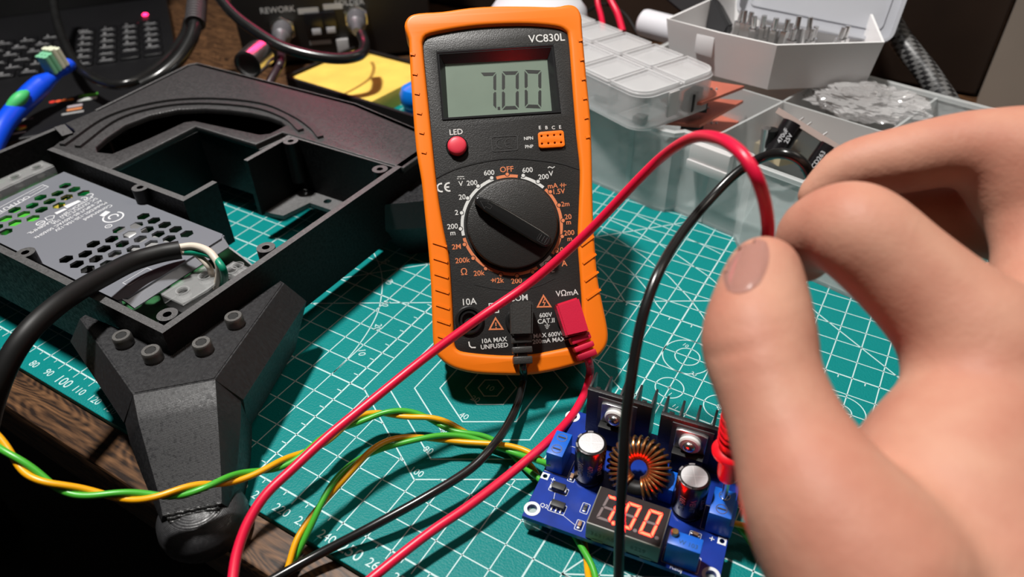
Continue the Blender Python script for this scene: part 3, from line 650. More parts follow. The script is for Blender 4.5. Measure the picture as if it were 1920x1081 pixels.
# ================================================================== converter board
BA = math.radians(7.5); BX, BY = V((math.cos(BA), math.sin(BA), 0)), V((-math.sin(BA), math.cos(BA), 0))
BO = V((291.9, 27.0, 8.0))
pb = thing('converter_board', 'blue converter circuit board with black heatsinks and glowing red 7.00 display, beside the hand', 'circuit board', BO-V((0, 0, 8)), (BX, BY, V((0, 0, 1))), off=(0, 0, 8))
HOL = [(2.0, 3.6), (58.7, 2.6), (1.0, 45.0), (60, 44.6)]
obj('board', plate([(0, 0), (61.3, 0), (61.3, 48), (0, 48)], [circ(h, 1.55, 24) for h in HOL]+[circ(p, .75, 14) for p in ((-0.0+1.3, 16.9), (59.6, 15.0))], -1.6, 0), BLUEPCB, pb)
sil_ = NB()
for h in HOL:
    t = plate(circ(h, 2.65, 32), [circ(h, 1.6, 32)], .0, .06); add(sil_, t)
for c in ((1.3, 16.9), (59.6, 15.0)): add(sil_, plate([(c[0]-1.3, c[1]-1.3), (c[0]+1.3, c[1]-1.3), (c[0]+1.3, c[1]+1.3), (c[0]-1.3, c[1]+1.3)], [circ(c, .8, 16)], 0, .06))
BT = lambda s, x, y, c, a=0: text(sil_, s, c, Matrix.Translation((x, y, .0)) @ Matrix.Rotation(math.radians(a), 4, 'Z'), .06, .01)
BT('Radj', 48.8, .9, 1.5); BT('Q2', 5.1, 6.1, 1.4); BT('+', 4.2, 16.6, 2.2); BT('+', 56.6, 14.6, 2.2)
for r in ((4.2, 12.2, 10.4, 14.8), (6.6, 5.0, 12.0, 8.6), (8.6, 18.0, 10.8, 21.4), (16.3, 8.2, 18.7, 12.0), (16.7, 1.8, 19.1, 5.4), (50.0, 12.7, 53.4, 15.0), (44.2, 1.4, 55, 6.8), (52.5, 17, 61, 26), (.2, 19, 8.2, 32)):
    path(sil_, rrect(*r, .3, 2), .18, 0, .06, True)
for q in ([(4, 15.5), (5.2, 13)], [(6.6, 12), (7.2, 9)], [(11.5, 5.2), (16.5, 3.2)]): path(sil_, q, .15, 0, .05)
obj('white_markings', sil_, mat('silk_white', (.66, .68, .70), .5), pb)
for x, y in ((2, 3.6), (58.7, 2.6), (1, 45), (60, 44.6)):
    obj('spacer', lathe(NB(), [(2.6, -8), (2.8, -6.5), (2.4, -1.7), (.01, -1.65)], Matrix.Translation((x, y, 0)), 20), mat('clear_spacer', (.6, .68, .66), .3, alpha=.6), pb)

def screw_terminal(x, y, sx, sy, h, name):
    t = box(NB(), (x, y, h*.5), (sx, sy, h), .25)
    o = obj(name, t, BLUEBLK, pb)
    for k in (-1, 1):
        obj('screw', lathe(NB(), [(1.75, -.2), (1.75, .08), (1.5, .08), (1.4, -.3), (.01, -.35)], Matrix.Translation((x, y+k*sy*.25, h)), 20), SILVER, o)
        s = NB(); box(s, (x, y+k*sy*.25, h-.0), (2.6, .5, .3), 0); obj('screw_slot', s, mat('slot_dark', (.02, .02, .02), .5), o)
    return o
tl = screw_terminal(3.4, 24.3, 5.6, 10.2, 9.4, 'screw_terminal')
tr = screw_terminal(57.2, 21.6, 6.6, 10.2, 9.6, 'screw_terminal')
obj('terminal_rear', box(NB(), (60.6, 21.6, 3.2), (2.2, 10.0, 6.2), .3), BLUEBLK, pb)
CAPB = mat('capacitor_sleeve', (.008, .007, .008), .22, spec=.5)
def cap(x, y, r, h, lines):
    o = obj('capacitor', lathe(NB(), [(r*.93, 0), (r, .4), (r, 1.1), (r*.95, 1.5), (r, 1.9), (r, h-.8), (r*.95, h-.15), (r*.86, h), (.01, h)], Matrix.Translation((x, y, 0)), 44), CAPB, pb)
    tp = lathe(NB(), [(r*.80, h-.1), (r*.80, h+.08), (r*.74, h+.12), (.01, h+.12)], Matrix.Translation((x, y, 0)), 36)
    obj('capacitor_top', tp, mat('capacitor_top', (.62, .62, .63), .45, .15, bump=.3, bscale=2500), o)
    v = NB()
    for a in (20, 110): path(v, [(x+r*.72*math.cos(math.radians(a)), y+r*.72*math.sin(math.radians(a))), (x-r*.72*math.cos(math.radians(a)), y-r*.72*math.sin(math.radians(a)))], .16, h+.1, h+.15)
    obj('vent_cross', v, mat('vent_line', (.85, .85, .85), .4), o)
    lt = NB()
    for k, (s, c) in enumerate(lines):                    # lettering wrapped on the sleeve
        t = NB(); text(t, s, c, Matrix.Identity(4), .05, .02)
        for vv in t.verts:
            px, py, pz = vv.co; ang_ = math.radians(-92+k*38-18)+(-py)/r*0+py/r; vv.co = (x+(r+.03+pz)*math.cos(ang_), y+(r+.03+pz)*math.sin(ang_), h*.50-px)
        add(lt, t)
    for a0 in (100, 150, 200, 250): path(lt, arc((x, y), r*.93, a0, a0+22, 8), .55, h-.05, h+.03)
    obj('sleeve_lettering', lt, mat('sleeve_print', (.22, .21, .22), .4), o)
cap(14.6, 22.6, 5.0, 16.6, (('105\u00b0C', 1.9), ('470uF', 1.7), ('VENT', 1.6)))
cap(47.4, 22.2, 5.0, 16.6, (('105\u00b0C', 1.9), ('VENT', 1.7), ('220uF', 1.6)))

# heatsinks with fins to the back, each carrying a power transistor
HS = mat('heatsink_black', (.011, .011, .012), .42, spec=.5, bump=.2, bscale=2000)
def heatsink(x0, x1, y):
    h0, h1 = 1.0, 21.5
    t = box(NB(), ((x0+x1)/2, y, (h0+h1)/2), (x1-x0, 1.7, h1-h0), .1)
    n = 5 if x1-x0 > 21 else 5
    for i in range(n):
        x = x0+.45+(x1-x0-.9)*i/(n-1); box(t, (x, y+4.3, (h0+h1)/2), (.8, 7.4, h1-h0), .1)
    for i in range(n-1):
        if i in (0, n-2): box(t, (x0+.45+(x1-x0-.9)*(i+.5)/(n-1), y+1.1, (h0+h1)/2), (1.6, 1.2, h1-h0), .1)
    return obj('heatsink', t, HS, pb)
heatsink(7.4, 29.3, 40.6); heatsink(32.6, 54.6, 39.0)
for x, y in ((18.0, 39.7), (43.3, 38.1)):
    M = Matrix.Translation((x, y, 8.6)) @ Matrix.Rotation(PI/2, 4, 'X')
    pad = plate([(-6.6, -3.5), (6.6, -3.5), (6.6, 11.3), (-6.6, 11.3)], [], .0, .3); pad.transform(M)
    tr_ = obj('transistor', pad, mat('grey_pad', (.10, .10, .105), .6), pb)
    tab = plate([(-5, 0), (5, 0), (5, 9.6), (3.5, 10.2), (-3.5, 10.2), (-5, 9.6)], [], .3, 1.5, .15); tab.transform(M); obj('metal_tab', tab, mat('tin_tab', (.55, .55, .56), .3, .9), tr_)
    bd = plate([(-5, -6.5), (5, -6.5), (5, 1.6), (-5, 1.6)], [], .3, 4.4, .3); bd.transform(M); obj('transistor_body', bd, BLKMATT, tr_)
    wsh = lathe(NB(), [(3.5, 1.5), (3.5, 2.6), (3.0, 3.0), (.01, 3.0)], M @ Matrix.Translation((0, 5.4, 0)), 28); obj('washer', wsh, mat('white_nylon', (.72, .72, .70), .4), tr_)
    sc = lathe(NB(), [(2.0, 2.9), (2.0, 3.5), (1.7, 4.1), (1.0, 4.5), (.01, 4.6)], M @ Matrix.Translation((0, 5.4, 0)), 28); so = obj('screw', sc, SILVER, tr_)

# toroid wound with copper, leaning back
TM = Matrix.Translation((30.2, 24.6, 9.2)) @ Matrix.Rotation(math.radians(46), 4, 'X')
core = NB(); R0, r0 = 6.5, 3.0
prev = None
ringv = [[core.verts.new(((R0+r0*.9*math.cos(b*2*PI/12))*math.cos(a*2*PI/40), (R0+r0*.9*math.cos(b*2*PI/12))*math.sin(a*2*PI/40), 2.9*math.sin(b*2*PI/12))) for b in range(12)] for a in range(40)]
for a in range(40):
    for b in range(12): core.faces.new((ringv[a][b], ringv[(a+1) % 40][b], ringv[(a+1) % 40][(b+1) % 12], ringv[a][(b+1) % 12]))
core.transform(TM); tor = obj('toroid_coil', core, BLKMATT, pb)
wn = NB(); NT = 27; pts = []
for k in range(NT*16+1):
    a = math.radians(-65+k/16/NT*318); b = 2*PI*k/16
    pts.append(TM @ V(((R0+(r0+.55)*math.cos(b))*math.cos(a), (R0+(r0+.55)*math.cos(b))*math.sin(a), 3.5*math.sin(b))))
tube(wn, pts+[V((28, 20, .2))], .46, 8, 1, smooth=False)
obj('copper_winding', wn, mat('copper_wire', (.50, .24, .09), .28, .9), tor)

# three-digit red display
DM = Matrix.Translation((32.1, 7.3, 0))
dsp = obj('digital_display', box(NB(), (0, 0, 4.1), (22.6, 14.2, 7.8), .25, DM), mat('display_case', (.20, .20, .17), .45), pb)
obj('display_face', box(NB(), (0, 0.1, 7.95), (22.0, 13.6, .3), 0, DM), mat('display_face', (.028, .022, .022), .25, spec=.6), dsp)
lit_, off_ = NB(), NB()
LED = mat('red_segment', (.9, .05, .03), .4, emit=85.0, ecol=(1, .0048, .0020)); OFFS = mat('unlit_segment', (.17, .13, .13), .45)
for k, (s, dp) in enumerate((('abc', 1), ('abcdef', 0), ('abcdef', 0))):
    x = -8.9+k*6.55; sl = .85
    cs = [(x+sl, 4.6), (x+4.2+sl, 4.6), (x+4.2-sl*.2, -4.6), (x-sl*.2, -4.6)]; cs = [(p[0], p[1]) for p in cs]
    for sg in 'abcdefg':
        digit(lit_ if sg in s else off_, cs, sg, 8.1, 8.18, DM)
    prism(lit_ if dp else off_, circ((x+5.3, -4.3), .62, 14), 8.1, 8.18, DM)
obj('lit_segments', lit_, LED, dsp, 'glowing red segments'); obj('unlit_segments', off_, OFFS, dsp)
lb = NB(); text(lb, '3631AS', 1.7, DM @ Matrix.Translation((-6, -7.12, 3.6)) @ Matrix.Rotation(PI/2, 4, 'X'), .04); text(lb, '6229', 1.7, DM @ Matrix.Translation((5, -7.12, 3.6)) @ Matrix.Rotation(PI/2, 4, 'X'), .04)
obj('case_lettering', lb, mat('case_print', (.13, .13, .11), .5), dsp)
for x in (-7.5, 0, 7.5): obj('case_foot', box(NB(), (x, -6.9, .5), (3.5, .6, 1.0), 0, DM), MATS['display_case'], dsp)

pot = obj('trim_potentiometer', box(NB(), (49.6, 3.9, 5.1), (9.6, 4.9, 10.0), .2), BLUEBLK, pb)
obj('adjusting_screw', lathe(NB(), [(1.1, 0), (1.1, 1.3), (.9, 1.5), (.01, 1.5)], Matrix.Translation((46.2, 5.0, 10.1)), 20), mat('brass', (.60, .42, .16), .3, .95), pot)
lb = NB(); text(lb, 'W 103', 1.4, Matrix.Translation((50.6, 3.2, 10.12)), .04); obj('pot_lettering', lb, mat('pot_print', (.004, .05, .12), .5), pot)
obj('trim_potentiometer', box(NB(), (40.0, 25.5, 3.6), (4.4, 7.5, 7.0), .2), BLUEBLK, pb)
def chip(name, x, y, sx, sy, h, body, ends, a=0):
    M = Matrix.Translation((x, y, 0)) @ Matrix.Rotation(math.radians(a), 4, 'Z')
    o = obj(name, box(NB(), (0, 0, h/2+.1), (sx, sy, h), .1, M), body, pb)
    for k in (-1, 1): obj('terminal_end', box(NB(), (k*(sx/2+.15), 0, h*.3+.05), (.9, sy*.8, h*.6), .08, M), ends, o)
    return o
chip('diode', 7.3, 13.5, 4.3, 2.5, 2.2, mat('chip_black', (.02, .02, .02), .5), mat('tin', (.6, .6, .6), .3, .9))
q2 = obj('transistor_chip', box(NB(), (9.3, 7.4, .95), (4.5, 2.3, 1.5), .12), MATS['chip_black'], pb)
for x in (-1.5, 0, 1.5): obj('pin', box(NB(), (9.3+x, 5.8, .35), (.5, 1.3, .5), .05), MATS['tin'], q2)
for x, y, col in ((9.7, 19.7, 'ceramic_brown'), (17.9, 3.6, 'ceramic_brown')): chip('chip_capacitor', x, y, 1.7, 1.1, 1.0, mat(col, (.30, .17, .10), .5), MATS['tin'], 90)
chip('chip_resistor', 17.5, 10.1, 1.7, 1.2, .5, MATS['chip_black'], MATS['tin'], 90); chip('chip_capacitor', 51.7, 13.9, 1.7, 1.1, 1.0, MATS['ceramic_brown'], MATS['tin'], -10)

# ================================================================== test leads
def loc_at(*a): return at(*a)
bl = thing('black_test_lead', 'black test lead plugged into the middle socket of the orange meter', 'test lead', mcn+MU*-45+MN*2, build='world')
rl = thing('red_test_lead', 'red test lead from the meter to the probe in the hand', 'test lead', mcn+MU*-40+MW*22+MN*2, build='world')
def plug(root, body_px, neck_px, m, hgt, wd):
    P = lambda q, c: mcn+MW*face(*q, c)[0]+MU*face(*q, c)[1]+MN*c
    c0 = hgt*.5; n0, n1 = V(face(*neck_px[0], c0)), V(face(*neck_px[1], c0)); d = (n1-n0).normalized(); pd = V((-d.y, d.x))
    M = axesM(mcn, MW, MU)
    t = NB(); q = [V(face(*p, hgt)) for p in body_px]
    prism(t, [(p.x, p.y) for p in q], 1.5, hgt, M); bmesh.ops.bevel(t, geom=t.edges[:], offset=.7, segments=2, affect='EDGES')
    o = obj('plug_body', t, m, root)
    nk = NB(); L = (n1-n0).length
    Mr = axesM(mcn+MW*n0.x+MU*n0.y+MN*c0, MW*d.x+MU*d.y, MW*pd.x+MU*pd.y)
    for a, b, wy in ((0, .27, wd), (.27, .42, wd*.45), (.42, .62, wd), (.62, .76, wd*.5), (.76, 1.0, wd*.95)): box(nk, ((a+b)/2*L, 0, 0), ((b-a)*L+.3, wy, hgt*.62 if wy > wd*.6 else hgt*.4), .5, Mr)
    obj('strain_relief', nk, m, root)
    return Mr @ V((L, 0, 0)), MW*d.x+MU*d.y
pe, pdv = plug(bl, [(957, 566), (1000, 563), (999, 628), (959, 629)], [(977, 628), (980, 681)], mat('black_plug_plastic', (.035, .034, .032), .42, bump=.3, bscale=1500), 9.5, 7.4)
CR = 1.52
path1 = [pe-pdv*3, pe+pdv*2, atd(982, 710, 274.5), atd(973, 750, 268), atd(955, 790, 258), atd(925, 835, 245), atd(880, 880, 238.5), atd(800, 930, 232), atd(700, 985, 227), atd(600, 1037, 224), atd(520, 1081, 220), atd(420, 1140, 214)]
for p in path1: p.z = max(p.z, CR+.2)
path1[-2] = atd(520, 1081, 219); path1[-1] = atd(400, 1150, 212)
loop = [V((232, -70, 8)), V((262, -84, 4)), V((300, -66, 8)), V((318, -30, 12))]
path2 = [atd(1158, 1130, 203), atd(1160, 1081, 201), atd(1163, 960, 196), atd(1168, 880, 193), atd(1172, 800, 191), atd(1182, 720, 189), atd(1195, 640, 188.5), atd(1212, 570, 189), atd(1240, 500, 193), atd(1280, 435, 205), atd(1330, 375, 214), atd(1380, 325, 215), atd(1430, 295, 211), atd(1470, 288, 205), atd(1503, 303, 204), atd(1521, 335, 207), atd(1534, 372, 212), atd(1548, 410, 218)]
obj('cable', tube(NB(), path1, CR, 16, 8), BLKGLOSS, bl); obj('cable', tube(NB(), path2, CR*.98, 16, 8), BLKGLOSS, bl)
pe, pdv = plug(rl, [(1042, 570), (1085, 556), (1105, 622), (1062, 632)], [(1085, 628), (1101, 670)], REDP, 9.5, 7.6)
path3 = [pe-pdv*3, pe+pdv*2, atd(1106, 700, 276), atd(1097, 735, 270), atd(1070, 782, 259), atd(1022, 832, 246), atd(960, 885, 238), atd(880, 947, 228.5), atd(800, 1002, 221.5), atd(700, 1081, 213), atd(600, 1165, 206)]
path4 = [atd(1422, 520, 171), atd(1434, 470, 169.5), atd(1440, 430, 168), atd(1433, 375, 163), atd(1415, 325, 160), atd(1385, 283, 163), atd(1345, 259, 174), atd(1300, 258, 192), atd(1250, 287, 212), atd(1200, 333, 222), atd(1100, 437, 237), atd(1000, 525, 245), atd(900, 595, 244), atd(800, 668, 243), atd(700, 748, 236), atd(620, 813, 229), atd(550, 877, 222), atd(500, 925, 217), atd(467, 975, 213), atd(446, 1030, 209), atd(437, 1081, 205), atd(433, 1140, 200)]
obj('cable', tube(NB(), path3, CR, 16, 8), REDC, rl); obj('cable', tube(NB(), path4, CR, 16, 8), REDC, rl)
tip = at(1357, 937, 17.0); ex = atd(1436, 455, 169.0); ax = (ex-tip).normalized(); LN = (ex-tip).length
pm = zto(tip, ax)
pr = NB(); f_ = 21.0
lathe(pr, [(2.2, 9.5), (2.9, 10.5), (3.2, 12), (3.3, f_-1), (3.3, f_-.8), (5.6, f_-.3), (5.7, f_+.6), (5.3, f_+1.3), (3.9, f_+2.0), (3.9, f_+6), (4.3, f_+10), (4.2, LN*.7), (3.1, LN*.85), (2.3, LN)], pm, 32)
for k in range(6): lathe(pr, [(4.05, f_+4+k*2.2), (4.5, f_+4.5+k*2.2), (4.5, f_+5.1+k*2.2), (4.05, f_+5.6+k*2.2)], pm, 32, caps=False)
po_ = obj('probe_handle', pr, mat('red_probe_plastic', lin((225, 12, 30)), .35, spec=.5), rl)
obj('probe_tip', lathe(NB(), [(.3, 0), (.95, 2.2), (.95, 10), (.01, 10)], pm, 20), SILVER, po_, 'bare metal tip')

# ================================================================== twisted wires
def twisted(name, pts, label, pitch=27., turns0=0., r=1.02, sep=1.02):
    P = catmull(pts, 14); s = [0.]
    for a, b in zip(P, P[1:]): s.append(s[-1]+(b-a).length)
    root = thing(name, label, 'wire', P[0], build='world', group=None)
    up = V((0, 0, 1))
    for k, (nm, m) in enumerate((('yellow_strand', YEL), ('green_strand', GRN))):
        q = []
        for i, p in enumerate(P):
            d = (P[min(i+1, len(P)-1)]-P[max(i-1, 0)]).normalized(); a = d.cross(up).normalized(); b = a.cross(d)
            th = 2*PI*s[i]/pitch+turns0+k*PI; q.append(p+a*math.cos(th)*sep+b*math.sin(th)*sep)
        obj(nm, tube(NB(), q, r, 12, 1, smooth=False), m, root, 'yellow wire' if k == 0 else 'green wire')
    return root
def W(L): return [at(u, v, z) for u, v, z in L]
twisted('twisted_wires', W([(-40, 785, 46), (0, 832, 43), (60, 886, 38), (120, 915, 33.5), (200, 927, 29.5), (300, 929, 26.5), (380, 911, 25), (450, 893, 20), (520, 872, 16.5), (580, 842, 14), (650, 797, 12), (695, 778, 11), (740, 774, 10.5), (800, 782, 9), (860, 806, 6), (920, 828, 3.2), (965, 853, 2.4), (1000, 885, 2.3), (1040, 940, 2.6), (1080, 995, 2.6), (1100, 1045, 2.6), (1112, 1090, 4), (1120, 1130, 8)]),
        'longer twisted yellow-green wire pair crossing in front of the black printed leg', 31, 1.1)
twisted('twisted_wires', W([(515, 1110, -.4), (540, 1066, 1), (565, 1008, 5), (600, 948, 9), (640, 895, 12), (690, 850, 13), (740, 828, 12.5), (800, 820, 11), (860, 822, 8.5), (920, 832, 7.2), (980, 848, 7), (1022, 868, 9.4), (1036, 872, 10.4)]),
        'shorter twisted yellow-green wire pair arching from the desk edge to the left blue terminal', 44, .2)
twisted('twisted_wires', W([(1368, 975, 11), (1392, 988, 9), (1408, 1006, 5), (1425, 1035, 2.4), (1450, 1075, 2.3)]), 'short orange-lit twisted wire pair leaving the right edge of the blue board', 27, .4)

# ================================================================== big divided organizer box
def frame(o, xdir_deg): a = math.radians(xdir_deg); return (V((math.cos(a), math.sin(a), 0)), V((-math.sin(a), math.cos(a), 0)), V((0, 0, 1)))
oa = frame(None, -13.8); OA = V((190, 245.0, 0))
ob = thing('organizer_box', 'large open frosted organizer box with dividers, standing on the mat behind the red lead', 'storage box', OA, oa)
def A_(x, y, z): return OA+oa[0]*x+oa[1]*y+V((0, 0, z))
bw = NB()
out_ = [(0, 0), (68, 0), (73, 1.5), (76, 6), (112, 6), (116, 2), (119, -1), (196, -1), (196, 131), (0, 131)]
path(bw, out_, 1.6, 0, 45, True); path(bw, out_, 3.0, 43.4, 45.6, True)
for x in (20, 50, 92): path(bw, [(x, -1.2 if x < 70 else 4.6), (x, 1.5 if x < 70 else 7)], 3.0, 1, 43.5)
obj('box_wall', bw, CLEARP, ob)
obj('box_floor', plate(out_, [], 0, 1.4), CLEARP, ob)
for p in ([(88, 6), (93, 72), (94, 130)], [(140, -1), (148, 72), (150, 130)], [(1, 72), (195, 72)]):
    obj('divider', path(NB(), p, 1.3, 1, 44.2), CLEARP, ob)
lt_ = box(NB(), (94, 2.6, 38), (22, 4.5, 12), .8); box(lt_, (94, -.2, 33), (22, 1.4, 5), .4); obj('latch', lt_, CLEARP2, ob)
t = NB(); box(t, (101, 55, 12), (2, 14, 16), .3); box(t, (12, 40, 10), (16, 40, 16), 1)
# what lies in the box
COPPER = mat('bare_copper_board', lin((190, 105, 85)), .42, .25, var=.12, vscale=80); EDGE = mat('board_edge', lin((150, 120, 85)), .6)
def board3(name, c, label, group, hdr=True):
    p = [at(u, v, z) for u, v, z in c]; x = (p[1]-p[0]); y = p[3]-p[0]; M = axesM(p[0], x, y); Lx = x.length; Mi = M.inverted(); q = [Mi @ pp for pp in p]
    root = thing(name, label, 'circuit board', p[0], build='world', group=group)
    t = NB(); prism(t, [(a.x, a.y) for a in q], -1.6, 0, M); obj('copper_sheet', t, COPPER, root)
    cx = sum(a.x for a in q)/4; cy = sum(a.y for a in q)/4
    hdb = NB(); box(hdb, (cx-2, cy-3, -5.2), (Lx*.45, 7, 7), .4, M); obj('component', hdb, BLKMATT, root)
    sj = NB()
    for k in range(5): lathe(sj, [(.8, 0), (.5, .5), (.2, 1.0), (.01, 1.1)], M @ Matrix.Translation((cx-Lx*.2+k*2.6, cy+4, 0)), 10)
    obj('solder_joint', sj, MATS['tin'], root)
gcb = 'bare copper boards in the organizer box'
board3('copper_board', [(1240, 187, 52), (1316, 192, 52), (1396, 161, 52), (1325, 150, 52)], 'topmost bare copper circuit board, resting under the small compartment box', gcb)
board3('copper_board', [(1215, 226, 40), (1312, 234, 40), (1394, 188, 40), (1310, 182, 40)], 'middle bare copper circuit board in the stack inside the organizer box', gcb)
board3('copper_board', [(1250, 262, 26), (1345, 262, 26), (1396, 218, 26), (1320, 208, 26)], 'lowest bare copper circuit board, dark and deep inside the organizer box', gcb)
# capacitor board
c0, c1 = at(1457, 206, 45), at(1602, 296, 38)
cbo = thing('capacitor_board', 'small tilted circuit board with two black capacitors hanging under it, inside the organizer box', 'circuit board', c0, build='world')
Mx = axesM(c0, c1-c0, V(ray(1530, 250))+V((0, 0, -.03)))
LX = (c1-c0).length
obj('board_plate', box(NB(), (LX/2, 13, 0), (LX, 26, 3.0), 0, Mx), mat('grey_board', lin((150, 132, 125)), .6), cbo)
for (p0, p1), s1, s2 in ((((1487, 232, 41), (1450, 292, 27)), '470uF', '25V'), (((1558, 274, 37), (1516, 334, 22)), 'CD263', '470uF')):
    a, b_ = at(*p0), at(*p1); b_ = a+(b_-a).normalized()*17
    cpm = obj('capacitor', cyl(NB(), a, b_, 5.6, None, 32), CAPB, cbo)
    dv = (V(CP)-(a+b_)/2).normalized(); ax2 = (a-b_).normalized(); up2 = dv.cross(ax2).normalized(); dv2 = ax2.cross(up2)
    lt = NB(); tm = axesM((a+b_)/2+dv2*5.65, ax2, up2)
    text(lt, s1, 2.2, tm @ Matrix.Translation((0, 1.4, -.2)), .2, .03); text(lt, s2, 2.2, tm @ Matrix.Translation((0, -1.7, -.2)), .2, .03); obj('sleeve_lettering', lt, mat('pale_print', (.5, .5, .52), .5), cpm)
sj = NB()
for x in (12, 17, 27, 40): tube(sj, [Mx @ V((x, 3, -.8 if Mx.to_3x3().col[2].z < 0 else .8)), Mx @ V((x+.9, 3.4, -3.6 if Mx.to_3x3().col[2].z < 0 else 3.6))], .5, 8, smooth=False)
obj('solder_joint', sj, MATS['tin'], cbo)
fz = thing('glass_fuse', 'silver and black cylinder standing in the organizer box left of the black capacitors', 'component', at(1432, 285, 20), build='world')
a, b = at(1437, 240, 40), at(1430, 292, 24); d = (b-a).normalized()
obj('metal_body', cyl(NB(), a, b, 2.2), SILVER, fz); obj('black_body', cyl(NB(), a+V((2.8, 1, -.5)), b+V((2.8, 1, -.5)), 2.8), BLKMATT, fz)
t = NB(); pc = [at(1462, 262, 14), at(1520, 300, 14), at(1460, 312, 14), at(1412, 285, 14)]
M = axesM(pc[0], pc[1]-pc[0], pc[3]-pc[0]); Mi = M.inverted(); prism(t, [((Mi @ p).x, (Mi @ p).y) for p in pc], -6, 0, M)
solo('card', t, mat('cream_card', lin((200, 185, 150)), .7), 'cream card lying in the organizer box below the capacitors', 'card')
t = NB(); pc = [at(1452, 255, 22), at(1480, 262, 22), at(1476, 280, 22), at(1448, 276, 22)]
M = axesM(pc[0], pc[1]-pc[0], pc[3]-pc[0]); Mi = M.inverted(); prism(t, [((Mi @ p).x, (Mi @ p).y) for p in pc], -6, 0, M)
solo('terminal_strip', t, mat('orange_plastic', lin((210, 120, 60)), .5), 'small orange plastic part beside the black capacitors', 'component')
# plastic bag
t = NB(); bmesh.ops.create_icosphere(t, subdivisions=5, radius=1)
Mb = axesM(at(1622, 190, 44), oa[0]*1.0+oa[1]*.25, oa[1]) @ Matrix.Diagonal((27, 17, 7, 1))
from mathutils import noise as mno
for vtx in t.verts:
    n_ = mno.noise(vtx.co*2.6)*.30+abs(mno.noise(vtx.co*7))*.20+abs(mno.noise(vtx.co*15))*.12; vtx.co *= 1+n_
t.transform(Mb)
solo('plastic_bag', t, mat('clear_film', (.62, .61, .61), .08, spec=1, alpha=.40), 'crumpled clear plastic bag lying in the back of the organizer box', 'bag', ang=20)

# ================================================================== small compartment box with ten lids
fb = frame(None, -24.0); OB = at(1200, 171, 66); OBz = 46.0
sb = thing('compartment_box', 'small clear plastic compartment box with two rows of lids behind the meter', 'storage box', V((OB.x, OB.y, OBz)), fb)
LB, WB, HB = 118., 51., 20.
ro = rrect(-LB, -1.5, 2.5+1, WB, 9, 6)
obj('box_floor', plate(ro, [], 0, 1.0), CLEARB, sb)
t = NB(); path(t, ro, 1.2, 0, HB-3, True); obj('box_wall', t, CLEARB, sb)
t = NB()
for i in range(1, 5): path(t, [(-i*23.5+3.0, -1), (-i*23.5+3, WB-.5)], 1.0, .5, HB-3)
path(t, [(-LB+1, WB/2), (2.5, WB/2)], 2.0, .5, HB-2); obj('inner_divider', t, CLEARB, sb)
for j in range(2):
    for i in range(5):
        x1 = 3.0-i*23.5; x0 = x1-22.6; y0, y1 = (-1.6, WB/2-1.4) if j == 0 else (WB/2+1.4, WB+.6)
        rr_ = rrect(x0, y0, x1, y1, 1.5, 3)
        if i == 0:
            rr_ = ([(x1-.1, y1), (x0, y1), (x0, y0)]+arc((x1-9, y0+9), 9, -90, 0, 8)) if j == 0 else ([(x0, y1), (x0, y0), (x1, y0)]+arc((x1-9, y1-9), 9, 0, 90, 8))
        ld = plate(rr_, [], HB-3, HB-1.4, .4); path(ld, grow(rr_, -1.0), 1.2, HB-2, HB-.4, True)
        obj('lid', ld, CLEARB, sb)
t = NB(); box(t, (3.6, WB/2-6, 10), (2, 7, 13), .5); obj('latch', t, CLEARP2, sb)
def inside(name, x, y, z, s, m, label, group=None):
    p = OB+fb[0]*x+fb[1]*y; t = NB(); box(t, (0, 0, s[2]/2), s, min(s)*.15)
    t.transform(axesM((p.x, p.y, OBz+1.2+z), fb[0]*.9+fb[1]*.3, fb[1])); solo(name, t, m, label, 'component', group)
inside('tact_switch', -4, 6, 0, (6, 6, 3.4), MATS['grey_component'], 'small grey push switch in the front corner cell of the compartment box')
inside('black_component', 0, 38, 0, (6, 12, 10), BLKMATT, 'black block in the right rear cell of the compartment box')
for k, (x, y) in enumerate(((-14, 38), (-36, 38), (-60, 38), (-34, 10))):
    inside('parts_pile', x, y, 0, (10, 9, 4), MATS['grey_component'], 'grey parts lying in a compartment box cell, seen through its lid', 'parts in the compartment box')

# ================================================================== open box of metal standoffs
CZ = 47.6
ocb = thing('hinged_box', 'milky plastic box with its lid up, full of silver standoffs, on the organizer box', 'storage box', (290, 325, CZ), build='world')
P2 = lambda q: (q[0], q[1])
cpoly = [(228, 309), (256, 301), (287.6, 296), (331.5, 325), (318, 368), (244, 376)]
cpoly_t = [(224, 306), (257, 297), (288.6, 292.5), (335, 322), (320, 372), (240, 380)]
t = NB()
def lofted(pa, pb_, z0, z1, th):
    inn0, inn1 = grow(pa, -th), grow(pb_, -th)
    r = [[t.verts.new((*p, z)) for p in P] for P, z in ((pa, z0), (pb_, z1), (inn1, z1), (inn0, z0+th))]
    n = len(pa)
    for a, b in zip(r, r[1:]):
        for i in range(n): t.faces.new((a[i], a[(i+1) % n], b[(i+1) % n], b[i]))
    t.faces.new(r[0][::-1]); t.faces.new(r[-1])
lofted(cpoly, cpoly_t, CZ, CZ+25, 1.6)
obj('box_body', t, mat('milky_box', (.80, .79, .79), .35, spec=.5, alpha=.93), ocb)
lbl = NB(); Mf = axesM(((287.6+331.5)/2+.9, (296+325)/2-1.6, CZ+12), (331.5-287.6, 325-296, 0), (0, 0, 1))
t = NB(); box(t, (-30, 2, 8), (0, 0, 0))
for p, q in (((244, 303.6), (255, 300.3)),):
    d = V((q[0]-p[0], q[1]-p[1], 0)); M = axesM((p[0], p[1]-1.0, CZ+16), d, (0, 0, 1)); lt = NB(); box(lt, (d.length/2, 0, .6), (d.length, 11, 1.6), .4, M); obj('clasp', lt, mat('white_clasp', (.72, .72, .73), .4), ocb)
